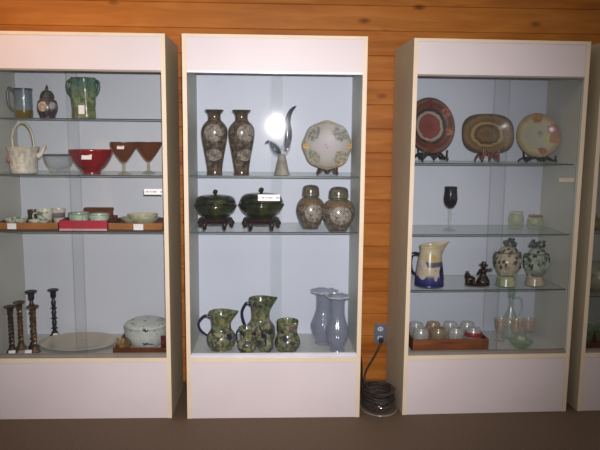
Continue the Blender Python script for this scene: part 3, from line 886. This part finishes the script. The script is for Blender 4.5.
# ================================================================== CABINET C
ZC1, ZC2, ZC3 = 1.370 + EPS, 0.990 + EPS, 0.686 + EPS
PL1 = radial('red floral plate', [(0.0, (118, 42, 40)), (0.34, (132, 62, 56)), (0.40, (112, 56, 50)), (0.44, (158, 144, 126)), (0.50, (138, 122, 106)), (0.54, (42, 34, 44)), (0.59, (52, 40, 44)), (0.64, (104, 60, 48)), (0.76, (92, 44, 40)), (0.86, (120, 80, 62)), (0.94, (44, 34, 42)), (1.0, (30, 28, 44))], 0.165, petals=8, amp=0.0, speck=40, sv=0.03,
             side=[(0.0, 0.75, 0.17, (128, 38, 36), (84, 40, 40)), (0.62, 0.45, 0.17, (128, 44, 40), (150, 100, 70)), (-0.05, -0.72, 0.2, (120, 40, 36), (100, 60, 44)), (0.72, -0.2, 0.16, (160, 104, 66), (110, 56, 44)), (-0.65, 0.4, 0.16, (128, 44, 40), (150, 100, 70))])
plate('round_plate', 'round dark red plate with pale ringed centre on black stand', 'C', 0.165, 0.275, ZC1, 0.157, PL1, 10, yaw=0.25, asp=0.96, lift=0.038)
stand('black plate stand under the dark red round plate', 'C', 0.172, 0.25, ZC1, 0.125, 0.14, BLKST, yaw=0.25, lean=10).scale = (1, 1, 1.6)
PL2 = radial('brown scenic platter', [(0.0, (96, 66, 34)), (0.3, (108, 84, 50)), (0.48, (70, 50, 32)), (0.54, (146, 120, 72)), (0.6, (150, 126, 80)), (0.66, (104, 80, 50)), (0.86, (120, 96, 64)), (0.95, (96, 72, 50)), (1.0, (76, 56, 42))], 0.110, asp=1.34, speck=34, sv=0.06)


def squarish(th, z):
    c_, s_ = abs(math.cos(th)), abs(math.sin(th))
    return 1 / (c_ ** 2.9 + s_ ** 2.9) ** (1 / 2.9)


plate('oval_plate', 'oval brown scenic platter between the two round plates', 'C', 0.483, 0.24, ZC1, 0.110, PL2, 12, asp=1.34, shape=squarish, lift=0.044)
stand('small reddish brown stand under the oval platter', 'C', 0.483, 0.21, ZC1, 0.075, 0.11, REDST, lean=12).scale = (1, 1, 1.9)
PL3 = radial('cream floral plate', [(0.0, (160, 158, 142)), (0.4, (158, 156, 136)), (0.7, (176, 164, 128)), (0.86, (150, 132, 96)), (0.95, (136, 116, 84)), (1.0, (120, 100, 76))], 0.13, speck=30, sv=0.05,
             side=[(0.0, 0.75, 0.24, (142, 92, 50), (166, 124, 76)), (0.7, 0.3, 0.26, (176, 92, 110), (120, 76, 56)), (0.75, -0.12, 0.26, (184, 92, 80), (110, 120, 60)), (0.42, -0.1, 0.14, (150, 164, 60), (176, 170, 100)), (0.2, -0.66, 0.2, (130, 100, 84), (170, 110, 90)), (0.16, 0.08, 0.14, (120, 116, 104), (150, 146, 130))])
plate('round_plate', 'round cream floral plate on the black stand beside the cabinet wall', 'C', 0.764, 0.23, ZC1, 0.125, PL3, 12, lift=0.022)
stand('black plate stand under the cream floral plate', 'C', 0.764, 0.20, ZC1, 0.135, 0.11, BLKST, lean=12)

# goblet and two little glass pots
t = thing('wine_goblet', 'dark cut-glass goblet with clear stem on the middle shelf', 'goblet', 'C', 0.293, 0.235, ZC2)
DARKG = glass('dark purple cut glass', (60, 56, 80), body=0.6, bcol=(26, 24, 40), refl=0.12, edge=0.4)
PALEST = glass('pale green stem', (246, 248, 246), body=0.2, bcol=(190, 196, 186), refl=0.12, edge=0.5)
MB().lathe([(0.006, 0.118), (0.02, 0.124), (0.034, 0.145), (0.039, 0.17), (0.037, 0.2), (0.0345, 0.226), (0.036, 0.24), (0.0335, 0.24), (0.034, 0.2), (0.034, 0.165), (0.015, 0.13), (0, 0.127)], 36, mod=lambda th, z: 1 + 0.03 * math.cos(10 * th) * (1 if z < 0.2 else 0.3)).build('bowl', DARKG, t)
MB().lathe([(0.008, 0.012), (0.0065, 0.04), (0.011, 0.056), (0.0065, 0.072), (0.011, 0.09), (0.007, 0.104), (0.009, 0.1175)], 20, smooth=2).build('stem', PALEST, t)
MB().lathe([(0, 0), (0.034, 0.0), (0.036, 0.003), (0.02, 0.009), (0.007, 0.0115), (0, 0.0115)], 32).build('foot', PALEST, t)


def pot(label, x, y, r, h, rim):
    t = thing('glass_pot', label, 'pot', 'C', x, y, ZC2, 0, 'pale green glass pots')
    g = glass('pale olive glass', (234, 238, 226), body=0.22, bcol=(196, 198, 178), refl=0.15, edge=0.4)
    MB().lathe([(0, 0.003), (r * 0.75, 0.0), (r * 0.85, 0.006), (r, h * 0.35), (r * 0.95, h * 0.7), (r * 0.8, h * 0.86), (r * 0.75, h * 0.86), (r * 0.88, h * 0.4), (0, h * 0.12)], 32, smooth=3).build('pot_body', g, t)
    MB().lathe([(r * 0.8, h * 0.87), (r * 0.86, h * 0.9), (r * 0.8, h * 0.98), (r * 0.5, h), (0, h)], 32).build('lid', rim, t)
    return t


pot('small olive glass pot with pale lid, nearer the goblet', 0.692, 0.27, 0.044, 0.098, ceramic('pale olive lid', [(0.4, (150, 156, 128)), (0.6, (190, 192, 168))], 40))
pot('small glass pot with brown lid, nearer the cabinet wall', 0.80, 0.255, 0.047, 0.08, ceramic('brown lid', [(0.4, (120, 96, 72)), (0.6, (160, 136, 108))], 40))

# blue and tan pitcher
t = thing('ceramic_pitcher', 'cobalt blue and cream pitcher with dark blue handle', 'pitcher', 'C', 0.172, 0.175, ZC3)
t.scale = (1.0, 1.0, 0.97)
hp = 0.232


def pit_post(x, y, z):
    f = max(0.0, (z - 0.17) / 0.062)
    f = min(f, 1.0)
    a = math.atan2(y, x)
    w = math.exp(-(a / 0.55) ** 2)
    return (x + w * f * 0.045, y * (1 - 0.3 * w * f), z + f * (0.012 * w + 0.14 * (x)))


PITM = ceramic('cream and cobalt glaze', [(0.3, (176, 158, 118)), (0.6, (200, 184, 146))], 9, z=[(0.0, (28, 32, 104), 1.0), (0.22, (36, 40, 120), 0.95), (0.27, (80, 84, 130), 0.6), (0.32, (190, 176, 150), 0.0), (0.46, (190, 176, 150), 0.0), (0.5, (36, 38, 104), 0.85), (0.6, (40, 44, 100), 0.8), (0.64, (190, 176, 140), 0.0), (1.0, (190, 176, 140), 0.0)], H=hp,
               panels=[(-0.055, 0.10, 0.024, 0.06, [(0.4, (180, 168, 150)), (0.6, (196, 182, 160))], 20), (0.015, 0.07, 0.013, 0.035, [(0.4, (150, 146, 160)), (0.6, (190, 178, 160))], 30), (0.06, 0.08, 0.025, 0.045, [(0.4, (24, 26, 92)), (0.6, (44, 46, 120))], 30), (0.0, 0.165, 0.018, 0.02, [(0.4, (176, 138, 70)), (0.6, (190, 160, 100))], 30)])
MB().lathe([(0, 0.003), (0.075, 0.0), (0.08, 0.006), (0.08, 0.03), (0.077, 0.07), (0.072, 0.11), (0.066, 0.15), (0.06, 0.19), (0.058, 0.215), (0.062, hp), (0.057, hp), (0.054, 0.21), (0.062, 0.15), (0.07, 0.05), (0, 0.03)], 44, smooth=3, post=pit_post).build('pitcher_body', PITM, t)
MB().tube(spl([(-0.062, 0, 0.178), (-0.09, 0, 0.182), (-0.106, 0, 0.165), (-0.108, 0, 0.12), (-0.1, 0, 0.08), (-0.076, 0, 0.06)], 6), splr([0.009, 0.011, 0.01, 0.0085, 0.0085, 0.007], 6), 10).build('handle', plain('navy handle', (28, 34, 62), 0.2), t)

# carved figurine: tall figure with a lower animal, one carving
t = thing('carved_figurine', 'dark brown carved figurine of a hatted figure beside a low animal', 'figurine', 'C', 0.445, 0.165, ZC3)
t.scale = (1.04, 1.3, 0.94)
CARV = plain('dark carved wood', (44, 26, 24), 0.35, var=10, scale=40)
m = MB()
m.M = Matrix.Scale(1.0, 4)
m.lathe([(0, 0), (0.068, 0.0), (0.07, 0.006), (0.06, 0.012), (0, 0.014)], 28, sy=0.5)
m.build('plinth', CARV, t)
m = MB()
m.lathe([(0.0, 0.012), (0.032, 0.012), (0.034, 0.025), (0.022, 0.05), (0.016, 0.066), (0.02, 0.082), (0.018, 0.092), (0.008, 0.1), (0.0, 0.102)], 24, c=(0.03, 0, 0), smooth=3, sy=0.8)
m.ball((0.03, 0, 0.111), (0.0135, 0.0135, 0.0155))
m.tube(spl([(0.015, 0, 0.09), (0.0, -0.01, 0.075), (-0.008, -0.015, 0.07)], 5), splr([0.009, 0.008, 0.006], 5), 10)
m.tube(spl([(0.046, 0, 0.09), (0.06, -0.006, 0.09), (0.072, -0.01, 0.098)], 5), splr([0.009, 0.008, 0.007], 5), 10)
m.build('figure_body', CARV, t)
MB().lathe([(0.0, 0.118), (0.024, 0.119), (0.023, 0.122), (0.013, 0.125), (0.011, 0.138), (0, 0.142)], 20, c=(0.03, 0, 0)).build('hat', CARV, t)
m = MB()
m.tube(spl([(-0.02, 0, 0.03), (-0.04, 0, 0.036), (-0.06, 0, 0.034)], 6), splr([0.014, 0.02, 0.015], 6), 14)
m.tube(spl([(-0.055, 0, 0.036), (-0.063, -0.004, 0.055), (-0.06, -0.01, 0.066)], 6), splr([0.013, 0.011, 0.01], 6), 12)
m.ball((-0.062, -0.014, 0.066), (0.014, 0.016, 0.012))
for s in (-0.025, -0.055):
    for yy in (-0.01, 0.01):
        m.tube([(s, yy, 0.03), (s - 0.002, yy * 1.3, 0.012)], [0.008, 0.006], 8)
m.tube(spl([(-0.064, -0.006, 0.074), (-0.067, -0.004, 0.084)], 4), 0.004, 8)
m.tube(spl([(-0.056, -0.006, 0.074), (-0.054, -0.004, 0.084)], 4), 0.004, 8)
m.build('animal_body', CARV, t)


# encrusted urns
def urn(label, x, y, h, kw, mats, seed):
    rnd = random.Random(seed)
    body, foot, leaf, bloom, pink = mats
    t = thing('flowered_urn', label, 'urn', 'C', x, y, ZC3, 0, 'flower encrusted lidded urns')
    k = h / 0.28
    MB().lathe([(0, 0.002), (0.05 * kw, 0.0), (0.054 * kw, 0.008 * k), (0.048 * kw, 0.04 * k), (0.04 * kw, 0.058 * k), (0.0, 0.06 * k)], 32, smooth=2).build('foot', foot, t)
    MB().lathe([(0.0, 0.059 * k), (0.04 * kw, 0.06 * k), (0.056 * kw, 0.085 * k), (0.068 * kw, 0.12 * k), (0.066 * kw, 0.155 * k), (0.052 * kw, 0.182 * k), (0.04 * kw, 0.195 * k), (0, 0.196 * k)], 36, smooth=3).build('urn_body', body, t)
    l = MB().lathe([(0.0, 0.197 * k), (0.046 * kw, 0.198 * k), (0.047 * kw, 0.204 * k), (0.035 * kw, 0.222 * k), (0.014 * kw, 0.232 * k), (0, 0.234 * k)], 32, smooth=2).build('lid', body, t)
    m = MB()
    for i in range(26):
        a = rnd.uniform(0, 2 * PI)
        r = rnd.uniform(0.004, 0.044)
        m.ball((r * math.cos(a), r * math.sin(a) * 0.7, (0.228 + rnd.uniform(0, 0.042)) * k), (rnd.uniform(0.007, 0.013), 0.008, rnd.uniform(0.005, 0.011)), 8, 5)
    m.build('finial_spray', leaf, l)
    for s in (-1, 1):
        m = MB()
        m.tube(spl([(s * 0.05 * kw, 0, 0.185 * k), (s * 0.07 * kw, 0, 0.19 * k), (s * 0.073 * kw, 0, 0.15 * k), (s * 0.066 * kw, 0, 0.11 * k)], 6), 0.007, 10)
        for i in range(5):
            m.ball((s * (0.064 + rnd.uniform(-0.012, 0.006)) * kw, -0.01, (rnd.uniform(0.11, 0.195)) * k), (0.011, 0.009, 0.009), 8, 5)
        m.build('encrusted_handle', leaf, t)
    for j, mt in ((0, bloom), (1, pink), (2, leaf)):
        m = MB()
        for i in range((10, 10, 22)[j]):
            a = rnd.uniform(PI * 1.02, PI * 1.98)
            z = rnd.uniform((0.06, 0.06, 0.11)[j], (0.17, 0.19, 0.222)[j]) * k
            rr = (0.068 - max(0, abs(z / k - 0.135) - 0.02) * 0.5) * kw
            for p in range(5):
                b = 2 * PI * p / 5
                m.ball((rr * math.cos(a) + 0.006 * math.cos(b), rr * math.sin(a), z + 0.006 * math.sin(b)), (0.0055, 0.004, 0.0055), 6, 4)
        o = m.build('applied_flowers', mt, t)
    return t


U_SAGE = ceramic('sage glaze', [(0.35, (110, 124, 112)), (0.6, (158, 168, 152))], 18)
U_LEAF = ceramic('dark leaf glaze', [(0.35, (40, 50, 46)), (0.6, (84, 98, 84))], 40)
U_BEIGE = ceramic('beige glaze', [(0.35, (156, 138, 118)), (0.6, (178, 164, 140))], 20)
U_PINK = plain('dusty pink flowers', (150, 124, 108), 0.3, var=12, scale=40)
U_PALE = plain('pale green flowers', (160, 168, 148), 0.3, var=12, scale=40)
U_GRN = ceramic('pale olive foot', [(0.35, (122, 136, 104)), (0.6, (164, 168, 122))], 18)
urn('flower-encrusted sage urn with pale green foot, next to the figurine', 0.604, 0.15, 0.268, 1.02, (U_BEIGE, U_GRN, U_LEAF, U_PALE, U_PINK), 3)
urn('flower-encrusted sage urn with beige foot, nearest the cabinet wall', 0.772, 0.155, 0.254, 0.95, (U_SAGE, U_BEIGE, U_LEAF, U_PALE, U_SAGE), 11)

# box of cut glass tumblers
REDWOOD = wood('reddish box wood', (100, 58, 36), (132, 78, 50), (154, 98, 66), 'x', 8)
t = box_tray('wooden_box', 'open reddish wooden box holding small glasses', 'box', 'C', 0.062, 0.488, 0.06, 0.30, ZD, 0.068, (REDWOOD, wood('box inside', (74, 42, 26), (104, 62, 38), (124, 78, 48), 'y', 8)), T=0.01)
TUMB = glass('cut tumbler glass', (246, 249, 247), body=0.26, bcol=(205, 210, 205), refl=0.25, edge=0.4, rough=0.22)
names = [['clear cut tumbler in front row, nearest the box end by the cabinet side', 'second tumbler from the cabinet side in the front row', 'third tumbler from the cabinet side in the front row', 'front row tumbler with a red band'],
         ['clear cut tumbler in back row, nearest the cabinet side', 'second tumbler from the cabinet side in the back row', 'third tumbler from the cabinet side in the back row', 'last tumbler of the back row, behind the red banded one']]
TUMB2 = glass('amber tinted tumbler', (238, 228, 214), body=0.26, bcol=(176, 158, 138), refl=0.22, edge=0.4, rough=0.22)
REDB = plain('red band', (140, 48, 50), 0.3)
base = None
for r_, yy in enumerate((0.125, 0.232)):
    for i, xx in enumerate((0.122, 0.222, 0.322, 0.422)):
        if base is None:
            t = thing('glass_tumbler', names[0][0], 'tumbler', 'C', xx, yy, ZD + 0.0085, 0, 'small glasses in the wooden box')
            MB().lathe([(0, 0.004), (0.03, 0.0), (0.031, 0.005), (0.038, 0.03), (0.045, 0.06), (0.043, 0.085), (0.036, 0.106), (0.034, 0.108), (0.0405, 0.085), (0.042, 0.06), (0.03, 0.014), (0, 0.012)], 32, mod=lambda th, z: 1 + 0.035 * math.cos(8 * th) * (1 if z < 0.08 else 0)).build('tumbler_body', TUMB, t)
            base = t
        else:
            t = copy_thing(base, names[r_][i], 'C', xx, yy, ZD + 0.0085, 0.3 * i)
        if i == 1:
            for ch in t.children:
                ch.data = ch.data.copy()
                ch.data.materials[0] = TUMB2
        if i == 3 and r_ == 0:
            MB().lathe([(0.0472, 0.06), (0.0476, 0.062), (0.0458, 0.083), (0.0448, 0.085), (0.0442, 0.083), (0.046, 0.062)], 32).build('red_band', REDB, t)

# decanter set
GGL = glass('clear greenish glass', (244, 249, 245), body=0.14, bcol=(196, 205, 196), refl=0.2, edge=0.5, pw=2, rough=0.2)
t = thing('glass_decanter', 'clear glass decanter with stopper and loop handle', 'decanter', 'C', 0.697, 0.285, ZD)
t.scale = (0.92, 0.92, 1.0)
MB().lathe([(0, 0.004), (0.045, 0.0), (0.05, 0.006), (0.055, 0.05), (0.052, 0.1), (0.034, 0.145), (0.02, 0.17), (0.016, 0.2), (0.017, 0.235), (0.026, 0.25), (0.024, 0.252), (0.013, 0.235), (0.012, 0.2), (0.03, 0.14), (0.046, 0.09), (0.04, 0.015), (0, 0.012)], 36, smooth=3).build('decanter_body', GGL, t)
MB().lathe([(0.011, 0.24), (0.012, 0.254), (0.02, 0.258), (0.026, 0.275), (0.022, 0.292), (0.01, 0.302), (0, 0.304)], 24, smooth=2, mod=lambda th, z: 1 + 0.04 * math.cos(6 * th)).build('stopper', glass('green grey stopper', (224, 236, 228), body=0.2, bcol=(140, 160, 146), refl=0.12), t)
MB().tube(spl([(0.018, 0, 0.236), (0.045, 0, 0.245), (0.068, 0, 0.225), (0.072, 0, 0.18), (0.06, 0, 0.135), (0.045, 0, 0.11)], 7), 0.0065, 10).build('handle', GGL, t)
PINKG = glass('pinkish glass', (246, 236, 230), body=0.24, bcol=(194, 184, 172), refl=0.2, edge=0.4, rough=0.2)
base = None
for x, y, lb in ((0.618, 0.23, 'pinkish stemmed glass beside the decanter, nearer the wooden box'), (0.782, 0.225, 'pinkish stemmed glass beside the decanter, nearer the cabinet wall'), (0.700, 0.202, 'pinkish stemmed glass directly in front of the decanter')):
    if base is None:
        t = thing('stemmed_glass', lb, 'glass', 'C', x, y, ZD, 0, 'pinkish stemmed glasses')
        MB().lathe([(0.005, 0.05), (0.02, 0.056), (0.03, 0.078), (0.035, 0.115), (0.038, 0.13), (0.0355, 0.13), (0.031, 0.1), (0.018, 0.064), (0, 0.06)], 32, smooth=2, mod=lambda th, z: 1 + 0.04 * math.cos(6 * th)).build('bowl', PINKG, t)
        MB().lathe([(0.006, 0.009), (0.005, 0.025), (0.008, 0.032), (0.005, 0.04), (0.007, 0.0495)], 16).build('stem', PINKG, t)
        MB().lathe([(0, 0), (0.028, 0.0), (0.029, 0.003), (0.008, 0.0085), (0, 0.0085)], 28).build('foot', PINKG, t)
        base = t
    else:
        copy_thing(base, lb, 'C', x, y, ZD, 0.2)
t = thing('green_glass_dish', 'low pale green glass dish in front of the decanter set', 'dish', 'C', 0.692, 0.112, ZD)
t.scale = (0.92, 0.92, 0.95)
MB().lathe([(0, 0.003), (0.035, 0.0), (0.038, 0.004), (0.06, 0.022), (0.072, 0.045), (0.069, 0.045), (0.056, 0.024), (0.03, 0.008), (0, 0.007)], 40, smooth=2, mod=lambda th, z: 1 + 0.03 * math.cos(9 * th)).build('dish_body', glass('pale green dish glass', (226, 240, 224), body=0.18, bcol=(156, 176, 150), refl=0.2, rough=0.2), t)

# ================================================================== CABINET D (sliver at the right edge)
ZD2, ZD3 = 0.997 + EPS, 0.645 + EPS
t = thing('olive_bowl', 'olive green bowl on middle shelf of the cut-off cabinet', 'bowl', 'D', 0.135, 0.15, ZD2)
MB().lathe([(0, 0.003), (0.04, 0.0), (0.044, 0.005), (0.07, 0.03), (0.085, 0.075), (0.08, 0.075), (0.062, 0.03), (0, 0.012)], 36, smooth=3).build('bowl_body', ceramic('olive bowl glaze', [(0.4, (84, 88, 44)), (0.6, (128, 128, 72))], 20), t)
t = thing('stoneware_jar', 'grey-olive stoneware jar on lower shelf of the cut-off cabinet', 'jar', 'D', 0.165, 0.16, ZD3)
MB().lathe([(0, 0.003), (0.07, 0.0), (0.075, 0.006), (0.1, 0.05), (0.105, 0.09), (0.09, 0.13), (0.06, 0.15), (0.058, 0.165), (0.05, 0.165), (0, 0.15)], 40, smooth=3).build('jar_body', ceramic('grey olive stoneware', [(0.35, (110, 106, 84)), (0.6, (146, 142, 118))], 20), t)
t = box_tray('wooden_tray', 'dark brown wooden tray on deck of the cut-off cabinet', 'tray', 'D', 0.03, 0.3, 0.055, 0.3, ZD, 0.035, (DARKBOX, DARKBOX))
base = None
for x, y, lb in ((0.085, 0.12, 'green-grey glass in front row of the cut-off cabinet tray'), (0.18, 0.12, 'green-grey glass second from the edge in the cut-off cabinet tray')):
    if base is None:
        base = cup('green_glass', lb, 'glass', 'D', x, y, ZD + 0.0085, 0.042, 0.11, glass('green grey glass', (226, 234, 222), body=0.2, bcol=(140, 152, 128), refl=0.12), False, 'glasses in the cut-off cabinet')
    else:
        copy_thing(base, lb, 'D', x, y, ZD + 0.0085)

# ================================================================== gap between cabinets: outlet, cords
t = thing('wall_outlet', 'blue-grey double power outlet on the pine wall', 'outlet', 'R', 0.658, 0.5195, 0.245)
MB().box(-0.037, 0.037, -0.006, 0.0, 0, 0.122).build('cover_plate', plain('blue grey plate', (96, 106, 122), 0.4), t, bevel=0.003, smooth=False)
for zz in (0.032, 0.09):
    s = MB()
    s.M = Matrix.Translation((0, -0.006, zz)) @ Matrix.Rotation(PI / 2, 4, 'X')
    s.lathe([(0.0, 0.0), (0.0185, 0.0), (0.0185, 0.002), (0.0165, 0.004), (0, 0.004)], 28, sy=0.82)
    so = s.build('socket', plain('pale socket', (196, 204, 214), 0.4), t)
    h_ = MB()
    for xx in (-0.007, 0.007):
        h_.box(xx - 0.0015, xx + 0.0015, -0.0112, -0.0098, zz - 0.003, zz + 0.007)
    h_.build('slot', plain('dark slots', (30, 32, 38), 0.5), so, smooth=False)

CORDM = plain('black rubber cord', (30, 26, 26), 0.45)
t = thing('power_cable', 'black power cord hanging from wall outlet to the floor', 'cord', 'R', 0.658, 0.50, 0.0)
m = MB()
m.tube(spl([(0.0, -0.024, 0.277), (-0.008, -0.04, 0.25), (-0.05, -0.05, 0.17), (-0.095, -0.06, 0.09), (-0.105, -0.08, 0.02), (-0.09, -0.10, 0.006), (-0.04, -0.11, 0.006)], 8), 0.0065, 10)
m.build('cable', CORDM, t)
m = MB()
m.M = Matrix.Translation((0.0, -0.011, 0.277))
m.box(-0.014, 0.014, -0.022, 0.0, -0.014, 0.014)
m.build('plug', CORDM, t, bevel=0.004, smooth=False)
t = thing('cable_coil', 'pile of coiled dark shiny cable on the floor between cabinets', 'cable', 'R', 0.592, 0.145, 0.0)
rnd = random.Random(5)
pts = []
for i in range(11 * 40):
    a = 2 * PI * i / 40
    k = i / 40
    R_ = 0.084 + 0.010 * math.sin(k * 2.3) + 0.004 * math.sin(a * 3)
    zz = 0.0055 + k * 0.0098 + 0.006 * math.sin(a + k * 1.7) * min(1, k) + 0.006 * min(1, k)
    pts.append((R_ * math.cos(a) * 0.98 + 0.006 * math.sin(k * 1.9), R_ * math.sin(a) * 1.25 + 0.02 * math.sin(k), zz))
GREYC = plain('dark grey shiny cable', (62, 56, 56), 0.18, var=10, scale=20)
MB().tube(pts, 0.0052, 8).build('cable_loops', GREYC, t)
MB().tube([(0.104 * math.cos(a), 0.14 * math.sin(a) - 0.006, 0.0045) for a in [PI * (0.9 + 1.25 * i / 40) for i in range(41)]], 0.0042, 8).build('loose_loop', plain('silver grey cable', (150, 146, 140), 0.2, 0.3), t)
t = thing('power_adapter', 'black power adapter leaning against the middle cabinet side', 'adapter', 'R', 0.496, 0.335, 0.0)
MB().box(-0.022, 0.022, -0.03, 0.03, 0, 0.13).build('adapter_body', plain('black plastic', (28, 28, 30), 0.4), t, bevel=0.006, smooth=False)
MB().tube(spl([(0.0, 0, 0.12), (0.004, 0.0, 0.19), (0.012, 0.0, 0.235), (0.022, 0.0, 0.2), (0.028, 0.0, 0.12), (0.03, 0, 0.05), (0.03, -0.01, 0.006)], 6), 0.0055, 8).build('lead', CORDM, t)

# ------------------------------------------------------------------ light
w = bpy.data.worlds.new('room ambience')
S.world = w
w.use_nodes = True
w.node_tree.nodes['Background'].inputs[0].default_value = (0.95, 0.88, 0.82, 1)
w.node_tree.nodes['Background'].inputs[1].default_value = 0.27


def lamp(name, kind, loc, energy, color, target=None, **kw):
    d = bpy.data.lights.new(name, kind)
    d.energy = energy
    d.color = color
    for k, v in kw.items():
        setattr(d, k, v)
    o = bpy.data.objects.new(name, d)
    COL.objects.link(o)
    o.location = loc
    if target:
        o.rotation_euler = (Vector(target) - Vector(loc)).to_track_quat('-Z', 'Y').to_euler()
    return o


lamp('camera_flash', 'SPOT', (0.03, -3.33, 1.60), 420, (1.0, 0.96, 0.97), (-0.1, 0, 1.16), spot_size=math.radians(67), spot_blend=1.0, shadow_soft_size=0.022)
lamp('ceiling_light', 'AREA', (-0.2, -1.7, 2.85), 13, (1.0, 0.86, 0.70), None, shape='RECTANGLE', size=3.5, size_y=1.2)
lamp('warm_spot', 'SPOT', (-1.9, -1.3, 2.9), 80, (1.0, 0.52, 0.22), (-1.5, 0.5, 2.15), spot_size=math.radians(70), spot_blend=1.0, shadow_soft_size=0.1)

# ------------------------------------------------------------------ camera
yaw, pit, roll, f = -0.0432, 0.1378, 0.0096, 649.35
c, s = math.cos(yaw), math.sin(yaw)
Rt, Fh, Up = Vector((c, s, 0)), Vector((-s, c, 0)), Vector((0, 0, 1))
F = math.cos(pit) * Fh - math.sin(pit) * Up
U2 = math.sin(pit) * Fh + math.cos(pit) * Up
X = math.cos(roll) * Rt + math.sin(roll) * U2
Zv = -math.sin(roll) * Rt + math.cos(roll) * U2
cam = bpy.data.cameras.new('camera')
cam.sensor_width = 36
cam.lens = 36 * f / 600
cam.clip_start = 0.05
co = bpy.data.objects.new('camera', cam)
COL.objects.link(co)
M = Matrix((X, Zv, -F)).transposed().to_4x4()
M.translation = Vector((-0.0079, -3.3222, 1.5098))
co.matrix_world = M
S.camera = co
